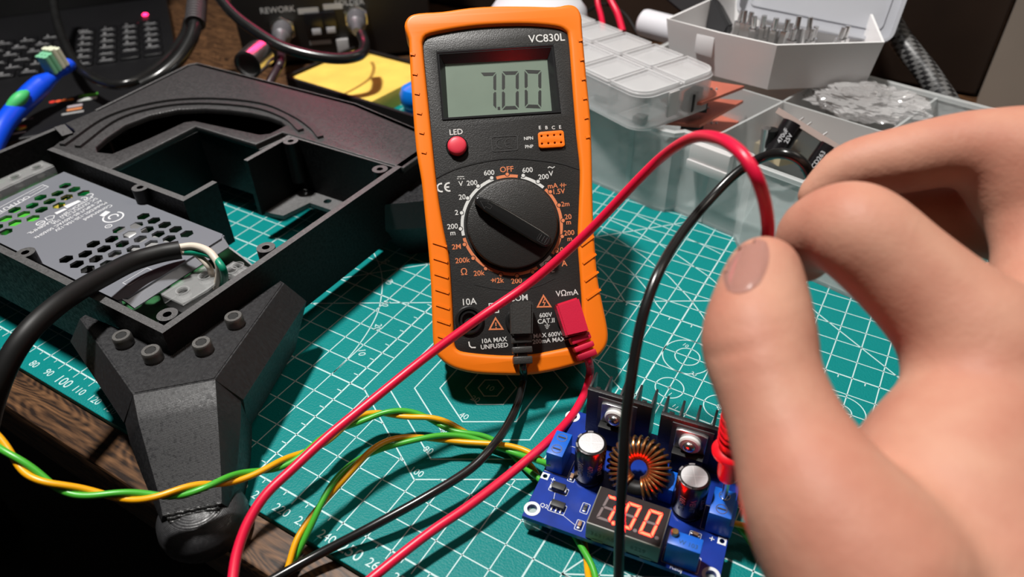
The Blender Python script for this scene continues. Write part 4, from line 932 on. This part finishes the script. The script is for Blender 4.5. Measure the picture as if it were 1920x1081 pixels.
# lid hinged up behind
h0, h1 = at(1392, 35, 78), None
la = V((255, 345, 82)); lx = (V((340, 362, 82))-la); Ll = lx.length
LB0, LB1 = atd(1385, 22, 424), atd(1662, 78, 402)
lx = LB1-LB0; Ml = axesM(LB0, lx, V((-.25, .45, 1)))
Lw = lx.length
ld = plate(rrect(-2, -2, Lw+2, 60, 6, 5), [], -1.0, .6); path(ld, rrect(-1.2, -1.2, Lw+1.2, 59, 5.5, 5), 1.6, -1, 7, True); path(ld, rrect(5, 5, Lw-5, 54, 3, 4), 1.0, -.2, 1.4, True)
ld.transform(Ml); obj('lid', ld, mat('lid_plastic', (.50, .51, .55), .35, spec=.5, alpha=.78), ocb)
nS = 0
random.seed(8)
for k, (u, v) in enumerate(((1348, 38), (1372, 46), (1392, 40), (1414, 48), (1436, 42), (1448, 58), (1467, 50), (1488, 60), (1505, 52), (1521, 62), (1546, 58), (1576, 66), (1598, 68), (1488, 74), (1530, 76), (1437, 62))):
    top_ = at(u, v-14, 82 if v < 60 else 77)
    q_ = V((top_.x, top_.y)); cen = V((282, 336))
    def inset(q): return all(((V(cpoly[(i+1) % 6])-V(cpoly[i])).normalized().cross(q-V(cpoly[i]))) > 6.5 for i in range(6))
    for _ in range(60):
        if inset(q_): break
        q_ = q_+(cen-q_)*.05
    a = V((q_.x, q_.y, CZ+3)); hh = top_.z-a.z
    t = NB(); prism(t, circ((0, 0), 2.6, 6), 0, hh-6); cyl(t, (0, 0, hh-6), (0, 0, hh), 1.4, None, 12)
    t.transform(Matrix.Translation(a) @ Matrix.Rotation(random.uniform(-.12, .12), 4, 'X') @ Matrix.Rotation(random.uniform(-.12, .12), 4, 'Y'))
    solo('standoff', t, SILVER, 'silver hexagonal standoff standing among the others in the open box', 'standoff', 'silver standoffs in the open box', base=a)

# ================================================================== things behind the boxes
wa, wb_ = atd(1205, 42, 480), atd(1345, 78, 455); d = (wb_-wa)
t = NB(); Lw = d.length
lathe(t, [(.01, -2), (6, -1.6), (8.2, 0), (8.8, 2), (8.8, Lw), (.01, Lw)], zto(wa, d), 36)
solo('plastic_tube', t, mat('white_tube', (.66, .66, .70), .4, spec=.4), 'white plastic tube lying behind the open box', 'tube')
a, b = atd(1262, -30, 445), atd(1362, 58, 428); t = NB(); Mh = axesM(a, b-a, V((.3, .3, 1))); L_b = (b-a).length
prism(t, [(0, -9), (L_b*.75, -8), (L_b+3, -4), (L_b+1, 4), (L_b*.7, 9), (0, 10)], -4, 4, Mh); bmesh.ops.bevel(t, geom=t.edges[:], offset=1.2, segments=2, affect='EDGES')
solo('tool_handle', t, mat('black_handle', (.020, .020, .022), .5), 'black flat tool handle lying on the open box of standoffs', 'tool')
p = atd(988, -6, 432); t = NB()
lathe(t, [(31, 0), (31, p.z-14), (30, p.z-8), (26, p.z-3), (15, p.z+.5), (.01, p.z+2)], Matrix.Translation((p.x, p.y+14, -3)), 48)
solo('jar', t, mat('white_jar', (.62, .62, .66), .35, spec=.5), 'white round jar top showing just behind the orange meter', 'jar', base=(p.x, p.y+14, -3))
rw = thing('red_wires', 'two thin red wires with a black one hanging behind the compartment box', 'wire', atd(1130, 40, 520), build='world')
obj('red_wire', tube(NB(), [atd(1122, -40, 520), atd(1120, 0, 520), atd(1127, 30, 515), atd(1132, 60, 505)], 2.0, 12), REDC, rw)
obj('red_wire', tube(NB(), [atd(1125, -45, 510), atd(1145, 0, 508), atd(1158, 26, 505), atd(1168, 60, 498)], 2.3, 12), REDC, rw)
obj('black_wire', tube(NB(), [atd(1095, 25, 530), atd(1130, 8, 520), atd(1170, 25, 505), atd(1200, 70, 495)], 1.0, 10), BLKMATT, rw)
# braided sleeve
bc_ = [atd(1560, -190, 470), atd(1620, -60, 440), atd(1680, 60, 412), atd(1740, 140, 400), atd(1795, 222, 392), atd(1850, 300, 388), at(1900, 340, 5)]
BR = mat('braided_sleeve', (.012, .012, .013), .4, spec=.5); nt = BR.node_tree; N, L = nt.nodes, nt.links
tc = N.new('ShaderNodeTexCoord'); ck = N.new('ShaderNodeTexChecker'); ck.inputs['Scale'].default_value = 1; mp = N.new('ShaderNodeMapping'); mp.inputs['Scale'].default_value = (12, 70, 1); mp.inputs['Rotation'].default_value = (0, 0, .0)
L.new(tc.outputs['UV'], mp.inputs[0]); L.new(mp.outputs[0], ck.inputs[0]); cr = N.new('ShaderNodeMix'); cr.data_type = 'RGBA'
L.new(ck.outputs['Fac'], cr.inputs[0]); cr.inputs[6].default_value = (.008, .008, .009, 1); cr.inputs[7].default_value = (.11, .11, .11, 1); L.new(cr.outputs[2], N['Principled BSDF'].inputs['Base Color'])
t = tube(NB(), bc_, 6.2, 22, 14); uvl = t.loops.layers.uv.new('uv')
t.verts.ensure_lookup_table(); t.verts.index_update()
for f in t.faces:
    if len(f.verts) != 4: continue
    us = [(l.vert.index % 22)/22 for l in f.loops]; vs2 = [(l.vert.index//22)/(len(t.verts)/22) for l in f.loops]
    if max(us)-min(us) > .5: us = [u+1 if u < .5 else u for u in us]
    for l, u_, v_ in zip(f.loops, us, vs2): l[uvl].uv = (u_+v_*4, v_)
solo('braided_cable', t, BR, 'thick black braided cable running down behind the hand', 'cable')
# blue cap
t = NB(); p = at(782, 188, 12)
lathe(t, [(8.5, -14), (9.5, -8), (9.2, -2), (10.5, 0), (10.8, 6), (9.0, 10), (5, 12.2), (.01, 12.8)], Matrix.Translation((p.x, p.y, 11)), 32)
solo('blue_cap', t, mat('blue_cap', lin((10, 120, 225)), .3, spec=.5), 'bright blue cap peeking out left of the orange meter', 'cap')

# ================================================================== sponge tray
sa = frame(None, -4); SO = V((-25, 246, -3))
tr = thing('sponge_tray', 'black tray holding a flat yellow cleaning sponge behind the enclosure', 'tray', SO, sa)
SX, SY = 140., 68.
t = NB(); path(t, rrect(0, 0, SX, SY, 4), 2.4, 0, 16.5, True); add(t, plate(rrect(0, 0, SX, SY, 4), [], 0, 2)); add(t, plate(rrect(2, -42, SX, 1, 4), [], 0, 7, 1)); obj('tray_body', t, mat('black_tray', (.008, .007, .0075), .6, spec=.3), tr)
path(t, [(79.5, 1), (79.5, SY-1)], 2, 0, 15) if False else None; sp = plate(rrect(2, 2, 78, SY-2, 3), [], 2, 15, .5); so_ = obj('sponge', sp, mat('yellow_sponge', lin((222, 190, 85)), .85, bump=.6, bscale=1200, var=.10, vscale=60), tr, 'flat yellow sponge')
scq = [at(u, v, 12)-SO for u, v in ((697, 116), (701, 128), (694, 146), (672, 162), (646, 176))]
t = NB(); path(t, [(q.dot(sa[0]), q.dot(sa[1])) for q in catmull([V((p.x, p.y, 0)) for p in scq], 6)], 2.6, 14.95, 15.06); obj('scorch_mark', t, mat('sponge_burn', lin((150, 115, 40)), .9), so_)
# ================================================================== soldering station
sf = frame(None, 41); SP = V((-92, 268, -3))
ss = thing('soldering_station', 'black soldering station box with two silver cable sockets labelled REWORK and SOLDER', 'soldering station', SP, sf)
SBL = mat('station_black', (.009, .009, .0095), .5)
obj('case', box(NB(), (72, 62, 92), (144, 120, 178), 3), SBL, ss)
for x in (14, 130):
    for y in (14, 108): obj('case_foot', lathe(NB(), [(6, 0), (6, 3.5), (.01, 3.5)], Matrix.Translation((x, y, 0)), 16), BLKMATT, ss)
FM = Matrix.Translation((0, 2, 0)) @ Matrix.Rotation(PI/2, 4, 'X')          # panel plane: x along, y up, z to the front
def panel_xy(u, v):
    r = V(ray(u, v)); n = sf[1]; s = (SP+n*2-V(CP)).dot(n)/r.dot(n); p = V(CP)+r*s-SP; return p.dot(sf[0]), p.z
for (u, v), nm in (((531, 52), 'l'), ((668, 30), 'r')):
    x, y = panel_xy(u, v); M = FM @ Matrix.Translation((x, y, 0))
    hxn = plate([(9.6*math.cos(math.radians(60*i+30)), 9.6*math.sin(math.radians(60*i+30))) for i in range(6)], [], 0, 6, .6); hxn.transform(M)
    k = obj('socket_nut', hxn, mat('nickel', (.72, .70, .64), .22, 1), ss)
    obj('cable_plug', lathe(NB(), [(7.4, 5), (7.4, 12), (6.6, 14), (6.6, 22), (4.2, 25), (3.4, 34), (3, 36), (.01, 36)], M, 28), mat('plug_grey', (.13, .13, .14), .4, .3), k)
lt = NB()
for s, (u, v), c in (('REWORK', (520, 18), 4.2), ('SOLDER', (655, 4), 4.2)):
    x, y = panel_xy(u, v); text(lt, s, c, FM @ Matrix.Translation((x, y, .05)), .1, .02)
obj('panel_lettering', lt, mat('station_print', (.42, .42, .42), .5), ss, 'REWORK and SOLDER in pale letters')
for (u, v), s in (((590, 45), (13, 17)), ((617, 42), (11, 17))):
    x, y = panel_xy(u, v); sw = obj('rocker_switch', box(NB(), (x, y, 1.2), (s[0], s[1], 3), .6, FM), mat('switch_black', (.006, .006, .007), .25), ss)
    b = NB(); x, y = panel_xy(u+4, v+12); box(b, (x, y, 2.9), (6.5, 4.5, .5), .1, FM); obj('switch_legend', b, mat('switch_print', (.42, .43, .47), .5), sw)
lb = NB()
for (u, v), s in (((578, 20), (15, 4)), ((624, 12), (14, 4)), ((601, 79), (16, 3.2))):
    x, y = panel_xy(u, v); box(lb, (x, y, .2), (*s, .3), 0, FM)
obj('panel_label', lb, mat('label_grey', (.38, .38, .38), .5), ss)
b = NB(); x, y = panel_xy(644, 88); box(b, (x, y, 2), (9, 14, 4), .5, FM); obj('cable_clip', b, mat('clip_grey', (.35, .34, .34), .5), ss)
b = NB(); box(b, (64, 143, .4), (92, 46, .8), 0, FM); dsp_ = obj('station_display', b, mat('station_window', (.02, .002, .004), .2), ss)
b = NB(); box(b, (64, 143, 1.0), (80, 36, .6), .2, FM)
obj('display_glow', b, mat('station_red', (.8, .02, .12), .4, emit=7.5, ecol=(1, .03, .16)), dsp_, 'glowing red window')

# cables lying about in the background
def cable(name, pts, r, m, label, cat='cable', extra=None):
    root = thing(name, label, cat, pts[len(pts)//2], build='world'); obj('cable_jacket', tube(NB(), pts, r, 16, 8), m, root); return root
cable('station_cable', [atd(370, -60, 470), atd(408, -10, 465), atd(440, 28, 460), atd(485, 62, 455), atd(530, 88, 452), atd(585, 104, 452), atd(640, 110, 455), atd(676, 102, 460), atd(684, 84, 470), atd(678, 64, 476)], 3.5, BLKGLOSS, 'glossy black cable sweeping in front of the soldering station to its right socket')
x, y = panel_xy(531, 88)
cable('station_cable', [FMp for FMp in (SP+sf[0]*panel_xy(531, 52)[0]+V((0, 0, panel_xy(531, 52)[1]))-sf[1]*30, atd(528, 112, 462), atd(520, 130, 455), atd(508, 150, 450), atd(495, 175, 446))], 2.6, mat('dull_cable', (.03, .012, .018), .4), 'thin dull cable dropping from the left socket of the soldering station')
pc = cable('adapter_cable', [atd(100, -60, 560), atd(100, 0, 540), atd(108, 45, 520), atd(125, 90, 498), atd(150, 128, 480), atd(190, 153, 465), atd(232, 158, 460), atd(278, 138, 470), atd(318, 104, 485), atd(345, 66, 500), atd(352, 40, 510)], 3.1, BLKGLOSS, 'black cord looping over the right side of the laptop keyboard')
pc2 = cable('power_plug_cable', [atd(266, 160, 452), atd(300, 142, 455), atd(334, 112, 462), atd(357, 76, 470), atd(366, 45, 476), atd(369, 10, 484), atd(372, -50, 495)], 4.3, BLKGLOSS, 'thick black cable with a ribbed grey strain relief beside the laptop')
t = NB(); a, b = atd(366, 44, 476), atd(371, -8, 488); n_ = 11
for k in range(n_):
    p0 = a.lerp(b, k/n_); p1 = a.lerp(b, (k+.6)/n_); cyl(t, p0, p1, 6.6-k*.02)
cyl(t, a, b, 5.4); obj('strain_relief', t, mat('grey_rubber', (.07, .065, .068), .45), pc2, 'ribbed grey strain relief')
ms = thing('metal_socket', 'short shiny metal barrel lying behind the enclosure below the soldering station', 'socket', at(470, 140, 0), build='world')
a, b = atd(464, 122, 440), atd(486, 103, 452); M = zto(a, b-a)
obj('barrel', lathe(NB(), [(7.0, 1), (7.0, 0), (8.6, 0), (8.8, 4), (8.8, 18), (6, 20), (.01, 20)], M, 32), SILVER, ms); obj('core', lathe(NB(), [(5.2, 1.5), (5.2, 12), (.01, 12)], M, 24), mat('white_core', (.55, .55, .55), .4), ms)

# ================================================================== laptop
ly = V((-.809, .588, 0)); lxv = V((.588, .809, 0)); LZ = 9.0; LO = at(312, -2, 10); LO.z = -3
lp = thing('laptop', 'black laptop with a glowing red corner light and coloured stickers', 'laptop', LO, (lxv, ly, V((0, 0, 1))))
LPB = mat('laptop_black', (.006, .006, .007), .42, var=.15, vscale=30)
obj('laptop_base', plate(rrect(-360, -262, 0, 14, 6), [], 0, 12.4, 1.0), LPB, lp)
def lxy(u, v, z=10.):
    p = at(u, v, z)-LO; return p.dot(lxv), p.dot(ly)
kx, ky = lxy(282, 46)
KEY = mat('key_black', (.005, .005, .006), .38, spec=.5); LEG = mat('key_legend', (.42, .42, .43), .5)
PIT = 16.4
labs = ['Num/*-', '789+', '456+', '123E', '0.,E', '    ']
rowsL = ['QWERTYUIOP[]', 'ASDFGHJKL;#', 'ZXCVBNM,./', '1234567890-=']
def key(x, y, sx, sy, s):
    k = obj('key', plate(rrect(x-sx/2, y-sy/2, x+sx/2, y+sy/2, 1.6, 2), [], 12.0, 14.2, .4), KEY, lp)
    if s.strip():
        b = NB(); text(b, s, 3.4, Matrix.Translation((x-sx*.12, y+sy*.1, 14.2)), .1, .04); path(b, [(x-sx*.3, y-sy*.28), (x+sx*.3, y-sy*.28)], .9, 14.2, 14.28); obj('key_legend', b, LEG, k)
for j in range(6):
    for i in range(4):
        s = (('Nm', '/', '*', '-'), ('7', '8', '9', '+'), ('4', '5', '6', '+'), ('1', '2', '3', 'E'), ('0', '.', ',', 'E'), ('<', '>', '', ''))[j][i]
        key(kx-(3-i)*PIT, ky-j*PIT*.92+3, 14.6, 13.2, s)
for j in range(6):
    for i in range(8):
        x = kx-4.6*PIT-i*PIT-(j % 3)*4.5; y = ky-j*PIT*.92+3
        key(x, y, 14.6, 13.2, (rowsL[j % 4]*2)[11-i])
lx_, ly_ = lxy(272, 27); obj('power_light', lathe(NB(), [(2.4, 12.2), (2.4, 13.2), (1.6, 13.8), (.01, 13.9)], Matrix.Translation((lx_, ly_, 0)), 20), mat('power_red', (.9, .02, .08), .4, emit=6, ecol=(1, .02, .12)), lp, 'glowing red light')
for (u, v), s, col, nm in (((114, 187), (0, 0), None, 'dots'), ((165, 177), (12, 4.5), (90, 185, 60), 'g'), ((163, 184), (12, 4.5), (190, 195, 190), 'w'), ((140, 197), (9, 3.5), (170, 160, 165), 'w2'), ((139, 203), (9, 3.2), (205, 130, 85), 'o'), ((136, 210), (13, 2.6), (160, 160, 160), 'w3'), ((38, 238), (0, 0), None, 'wheel'), ((33, 248), (9, 2), (165, 165, 165), 'w4'), ((50, 222), (7, 3), (120, 120, 120), 'w5')):
    x, y = lxy(u, v, 10)
    if col: obj('sticker', box(NB(), (x, y, 12.5), (*s, .25)), mat('sticker_%d_%d_%d' % col, lin(col), .45), lp)
    elif nm == 'dots':
        for k, c in enumerate(((225, 60, 50), (230, 90, 55), (225, 110, 50), (220, 140, 60))):
            b = NB(); prism(b, circ((x-5.4+k*3.8, y-.3*k), 1.9, 16), 12.4, 12.65); obj('sticker', b, mat('sticker_%d_%d_%d' % c, lin(c), .45), lp)
    else:
        for k, c in enumerate(((215, 60, 60), (90, 180, 80), (225, 190, 80))):
            b = NB(); prism(b, [(x, y)]+arc((x, y), 3.4, k*120, k*120+120, 8), 12.4, 12.65); obj('sticker', b, mat('sticker_%d_%d_%d' % c, lin(c), .45), lp)
# the screen stands up out of frame
t = NB(); box(t, (-180, 120, 3), (356, 236, 6), 2, Matrix.Translation((0, 16, 11)) @ Matrix.Rotation(math.radians(104), 4, 'X')); obj('screen_lid', t, LPB, lp)

# ================================================================== toothbrush
tb = thing('toothbrush', 'blue and green toothbrush with white and green bristles lying across the laptop', 'toothbrush', at(40, 200, 14), build='world')
hp_ = [atd(-40, 330, 420), atd(0, 246, 433), atd(28, 208, 444), atd(55, 180, 454), atd(76, 160, 460), atd(96, 146, 464), atd(112, 134, 468), atd(128, 122, 473), atd(133, 116, 475)]
def tr_r(s):
    xs = [0, .18, .4, .52, .62, .72, .82, .92, 1.0]; ys = [6.0, 5.8, 6.6, 6.2, 4.2, 3.4, 4.2, 4.4, 2.2]; return float(np.interp(s, xs, ys))
obj('handle', tube(NB(), hp_, tr_r, 18, 8), mat('brush_blue', lin((5, 75, 225)), .35, spec=.5), tb)
gp = [atd(12, 210, 439.5), atd(26, 196, 441.5), atd(40, 182, 443.5), atd(52, 172, 446.5)]
obj('thumb_grip', tube(NB(), gp, lambda s: 1.2+2.9*math.sin(PI*min(max(s, .02), .98))**.7, 14, 6), mat('brush_green', lin((70, 190, 110)), .5), tb, 'soft green grip pad')
t = NB(); t2 = NB(); hx = (hp_[7]-hp_[5]).normalized(); upb = V((.0, .0, 1)); upb = (upb-hx*upb.dot(hx)).normalized(); sd = hx.cross(upb)
base = hp_[6]
for i in range(4):
    for j in range(3):
        p = base+hx*(-5+i*3.3)+sd*(-3+j*3.0)+upb*2.5
        cyl(t if i < 2 else t2, p, p+upb*(11.5 if i != 2 else 13), 1.9, 1.8, 10)
obj('green_bristles', t, mat('bristle_green', lin((120, 190, 150)), .6), tb, 'pale green bristles'); obj('white_bristles', t2, mat('bristle_white', lin((215, 220, 195)), .6), tb, 'white bristles')

# ================================================================== the hand
def surface_nets(f, lo, hi, h):
    n = [int((hi[i]-lo[i])/h)+1 for i in range(3)]
    ax = [lo[i]+h*np.arange(n[i]) for i in range(3)]
    D = f(*np.meshgrid(*ax, indexing='ij'))
    ins = D < 0; nx, ny, nz = n
    cs = np.zeros((nx-1, ny-1, nz-1, 3)); ct = np.zeros((nx-1, ny-1, nz-1))
    offs = [(i, j, k) for i in (0, 1) for j in (0, 1) for k in (0, 1)]
    for a in offs:
        for ax_ in range(3):
            if a[ax_]: continue
            b = list(a); b[ax_] = 1
            sa = D[a[0]:nx-1+a[0], a[1]:ny-1+a[1], a[2]:nz-1+a[2]]; sb = D[b[0]:nx-1+b[0], b[1]:ny-1+b[1], b[2]:nz-1+b[2]]
            cr = (sa < 0) != (sb < 0); t = np.where(cr, sa/np.where(cr, sa-sb, 1), 0)
            for d in range(3): cs[..., d] += np.where(cr, a[d]+(t if d == ax_ else 0), 0)
            ct += cr
    act = ct > 0; idx = -np.ones(act.shape, int); idx[act] = np.arange(act.sum())
    g = np.argwhere(act); vv = np.array(lo)+h*(g+cs[act]/ct[act][:, None]); F = []
    for ax_ in range(3):
        o1, o2 = [(1, 2), (2, 0), (0, 1)][ax_]
        s0 = [slice(1, nn-1) for nn in n]; s0[ax_] = slice(0, n[ax_]-1); s1 = list(s0); s1[ax_] = slice(1, n[ax_])
        A, B = ins[tuple(s0)], ins[tuple(s1)]
        for q in np.argwhere(A != B):
            p = [q[0]+1, q[1]+1, q[2]+1]; p[ax_] -= 1; c = []
            for e1, e2 in ((0, 0), (-1, 0), (-1, -1), (0, -1)):
                r = list(p); r[o1] += e1; r[o2] += e2; c.append(idx[tuple(r)])
            if min(c) < 0: continue
            F.append(c if A[tuple(q)] else c[::-1])
    return vv, F
def caps_sdf(X, Y, Z, chain, k=.8):
    """smooth union of round cones along a chain of (point, radius)"""
    out = None
    big = np.full(X.shape, 50.0); sl = []
    for i, G in enumerate((X[:, 0, 0], Y[0, :, 0], Z[0, 0, :])):
        a0 = min(p[i]-r for p, r in chain)-9; a1 = max(p[i]+r for p, r in chain)+9
        sl.append(slice(int(np.searchsorted(G, a0)), int(np.searchsorted(G, a1))))
    sl = tuple(sl); X, Y, Z = X[sl], Y[sl], Z[sl]
    for (p, r1), (q, r2) in zip(chain, chain[1:]):
        a = np.array(p); b = np.array(q); ab = b-a; L2 = ab@ab
        t = np.clip(((X-a[0])*ab[0]+(Y-a[1])*ab[1]+(Z-a[2])*ab[2])/L2, 0, 1)
        d = np.sqrt((X-a[0]-t*ab[0])**2+(Y-a[1]-t*ab[1])**2+(Z-a[2]-t*ab[2])**2)-(r1+(r2-r1)*t)
        out = d if out is None else smin(out, d, k)
    big[sl] = out
    return big
def smin(a, b, k):
    h = np.clip(.5+.5*(b-a)/k, 0, 1); return b*(1-h)+a*h-k*h*(1-h)
def hp(u, v, d, rpx): p = atd(u, v, d); return ((p.x, p.y, p.z), rpx*d/FPX)

THUMB = [hp(1433, 508, 157, 66), hp(1428, 548, 155, 80), hp(1424, 600, 152, 95), hp(1423, 645, 149, 103), hp(1436, 700, 145, 98), hp(1462, 770, 141, 101), hp(1500, 860, 136, 118), hp(1550, 960, 130, 150), hp(1640, 1090, 124, 185)]
INDEX = [hp(1512, 492, 181, 36), hp(1510, 470, 180, 52), hp(1530, 440, 175, 68), hp(1580, 428, 168, 84), hp(1618, 442, 163, 92), hp(1690, 505, 160, 96), hp(1770, 580, 157, 108), hp(1840, 650, 154, 130)]
MIDDLE = [hp(1520, 368, 196, 24), hp(1545, 352, 195, 36), hp(1600, 318, 192, 52), hp(1690, 300, 188, 61), hp(1780, 283, 185, 66), hp(1850, 285, 183, 78), hp(1915, 310, 182, 100)]
RING = [hp(1640, 428, 203, 40), hp(1700, 412, 204, 60), hp(1780, 412, 202, 64), hp(1860, 420, 199, 62), hp(1950, 410, 196, 80)]
LITTLE = [hp(1730, 545, 228, 34), hp(1800, 540, 226, 42), hp(1880, 535, 218, 48), hp(1990, 500, 207, 70)]
# skin folds: centre pixel and depth, direction across the fold, reach and depth in mm
CREASES = [(1350, 668, 141, 25, 60, 9, .55), (1405, 610, 140, 10, 60, 10, .22), (1440, 690, 139, 10, 60, 9, .25), (1615, 800, 152, 60, 20, 5, .4),
           (1690, 705, 158, 40, 50, 6, .5), (1560, 372, 158, 60, 20, 6, .2), (1600, 372, 157, 60, 10, 7, .25), (1635, 380, 156, 60, -5, 7, .2), (1490, 430, 164, 40, -30, 5, .2)]
def dense(ch, k=6):
    q = catmull([V((*p, )) for p, r in ch], k); n = len(ch); rr = catmull([V((r, 0, 0)) for p, r in ch], k)
    return [((p.x, p.y, p.z), r.x) for p, r in zip(q, rr)]
def palm(X, Y, Z):
    k = 5.0
    C3 = lambda *q: caps_sdf(X, Y, Z, dense([hp(*p) for p in q], 3), 1.0)
    d = C3((1880, 665, 156, 120), (1840, 800, 150, 158), (1790, 960, 142, 210), (1830, 1150, 133, 260))
    d = smin(d, C3((1655, 960, 139, 72), (1710, 1010, 137, 135), (1760, 1100, 132, 200)), k)
    d = smin(d, C3((1925, 315, 183, 105), (1950, 470, 176, 78), (1960, 640, 166, 130), (1950, 900, 153, 230), (1960, 1150, 142, 290)), k)
    d = smin(d, C3((1960, 400, 197, 80), (2060, 640, 185, 170), (2080, 1000, 165, 250), (2040, 1250, 150, 290)), k)
    d = smin(d, C3((1990, 510, 208, 70), (2110, 760, 192, 150), (2120, 1100, 170, 220)), k)
    return smin(d, C3((1950, 1150, 143, 270), (2120, 1500, 125, 285), (2300, 1850, 105, 300)), k)
def hand_f(X, Y, Z):
    P = palm(X, Y, Z); D = None
    th = smin(P, caps_sdf(X, Y, Z, dense(THUMB), .6), 3.5)
    for ch, kk in ((INDEX, 5.0), (MIDDLE, 5.0), (RING, 4.0), (LITTLE, 4.0)):
        f = smin(P, caps_sdf(X, Y, Z, dense(ch), .6), kk); D = f if D is None else np.minimum(D, f)
    D = np.minimum(D, th)
    # skin folds: across the thumb joint and knuckles, and soft unevenness
    for (u, v, d, nu, nv, rad, dep) in CREASES:
        c = np.array(hp(u, v, d, 0)[0]); e = np.array(hp(u+nu, v+nv, d, 0)[0])-c; e /= np.linalg.norm(e)
        q = (X-c[0])*e[0]+(Y-c[1])*e[1]+(Z-c[2])*e[2]; rr = (X-c[0])**2+(Y-c[1])**2+(Z-c[2])**2
        D = D+dep*np.exp(-(q/.8)**2)*np.exp(-rr/rad**2)
    return D
allp = THUMB+INDEX+MIDDLE+RING+LITTLE+[hp(2120, 1100, 170, 220), hp(1960, 1150, 142, 290), hp(1830, 1150, 133, 260), hp(2300, 1850, 105, 300)]
lo = [min(p[0][i]-p[1] for p in allp)-3 for i in range(3)]; hi = [max(p[0][i]+p[1] for p in allp)+3 for i in range(3)]
hv, hf = surface_nets(hand_f, lo, hi, 1.15)
hbm = NB(); vs_ = [hbm.verts.new(p) for p in hv]
for f in hf: hbm.faces.new([vs_[i] for i in f])
for _ in range(3): bmesh.ops.smooth_vert(hbm, verts=hbm.verts[:], factor=.5, use_axis_x=True, use_axis_y=True, use_axis_z=True)
bmesh.ops.recalc_face_normals(hbm, faces=hbm.faces[:])
bvh = BVHTree.FromBMesh(hbm)
def skin():
    m = mat('skin', (.50, .25, .165), .55, spec=.22, sss=.10, var=.0)
    nt = m.node_tree; N, L = nt.nodes, nt.links; p = N['Principled BSDF']; tc = N.new('ShaderNodeTexCoord')
    n1 = N.new('ShaderNodeTexNoise'); n1.inputs['Scale'].default_value = 55; n1.inputs['Detail'].default_value = 4; L.new(tc.outputs['Object'], n1.inputs[0])
    cr = N.new('ShaderNodeValToRGB'); cr.color_ramp.elements[0].position = .35; cr.color_ramp.elements[1].position = .68
    cr.color_ramp.elements[0].color = (.445, .19, .13, 1); cr.color_ramp.elements[1].color = (.51, .262, .182, 1); L.new(n1.outputs['Fac'], cr.inputs[0]); L.new(cr.outputs[0], p.inputs['Base Color'])
    vo = N.new('ShaderNodeTexVoronoi'); vo.inputs['Scale'].default_value = 900; L.new(tc.outputs['Object'], vo.inputs['Vector'])
    n2 = N.new('ShaderNodeTexNoise'); n2.inputs['Scale'].default_value = 240; n2.inputs['Detail'].default_value = 4; L.new(tc.outputs['Object'], n2.inputs[0])
    ma = N.new('ShaderNodeMath'); ma.operation = 'MULTIPLY_ADD'; ma.inputs[1].default_value = .25; L.new(vo.outputs[0], ma.inputs[0]); L.new(n2.outputs['Fac'], ma.inputs[2])
    b = N.new('ShaderNodeBump'); b.inputs['Strength'].default_value = .3; b.inputs['Distance'].default_value = .0005; L.new(ma.outputs[0], b.inputs['Height']); L.new(b.outputs['Normal'], p.inputs['Normal'])
    return m
hb_ = V(hp(1960, 1150, 150, 0)[0])
hd = thing('person', 'bare right hand pinching a red probe between thumb and index finger', 'person', hb_, build='world')
obj('hand', hbm, skin(), hd, ang=180)
# thumbnail: a curved plate laid on the thumb
nb = NB(); rows = []
NI, NJ = 12, 12; cu_, cv_ = 1395, 498
def nailpt(s, t_):
    uu = cu_+43*s*(1-.10*t_)+6*t_*-1+3; vv = cv_+50*t_-8*s
    hit = bvh.ray_cast(V(CP), V(ray(uu, vv)).normalized())
    return hit[0], hit[1]
for i in range(NI+1):
    row = []
    for j in range(NJ+1):
        a, b = 2*i/NI-1, 2*j/NJ-1
        s = a*math.sqrt(max(0, 1-.42*b*b)); t_ = b*math.sqrt(max(0, 1-.42*a*a))
        p, nrm = nailpt(s, t_)
        if p is None: p, nrm = row[-1] if row else (V(hp(1394, 500, 150, 0)[0]), V((0, -1, 0)))
        row.append((p, nrm))
    rows.append(row)
lift = lambda i, j: .45*(1-max(abs(2*i/NI-1), abs(2*j/NJ-1))**6)+.22
tv = [[nb.verts.new(p+(V(CP)-p).normalized()*lift(i, j)) for j, (p, n_) in enumerate(r)] for i, r in enumerate(rows)]
for i in range(NI):
    for j in range(NJ): nb.faces.new((tv[i][j], tv[i+1][j], tv[i+1][j+1], tv[i][j+1]))
bmesh.ops.solidify(nb, geom=nb.faces[:], thickness=.35)
obj('thumbnail', nb, mat('nail', (.62, .33, .27), .2, spec=.7, sss=.1), hd, 'glossy pink thumbnail', ang=60)
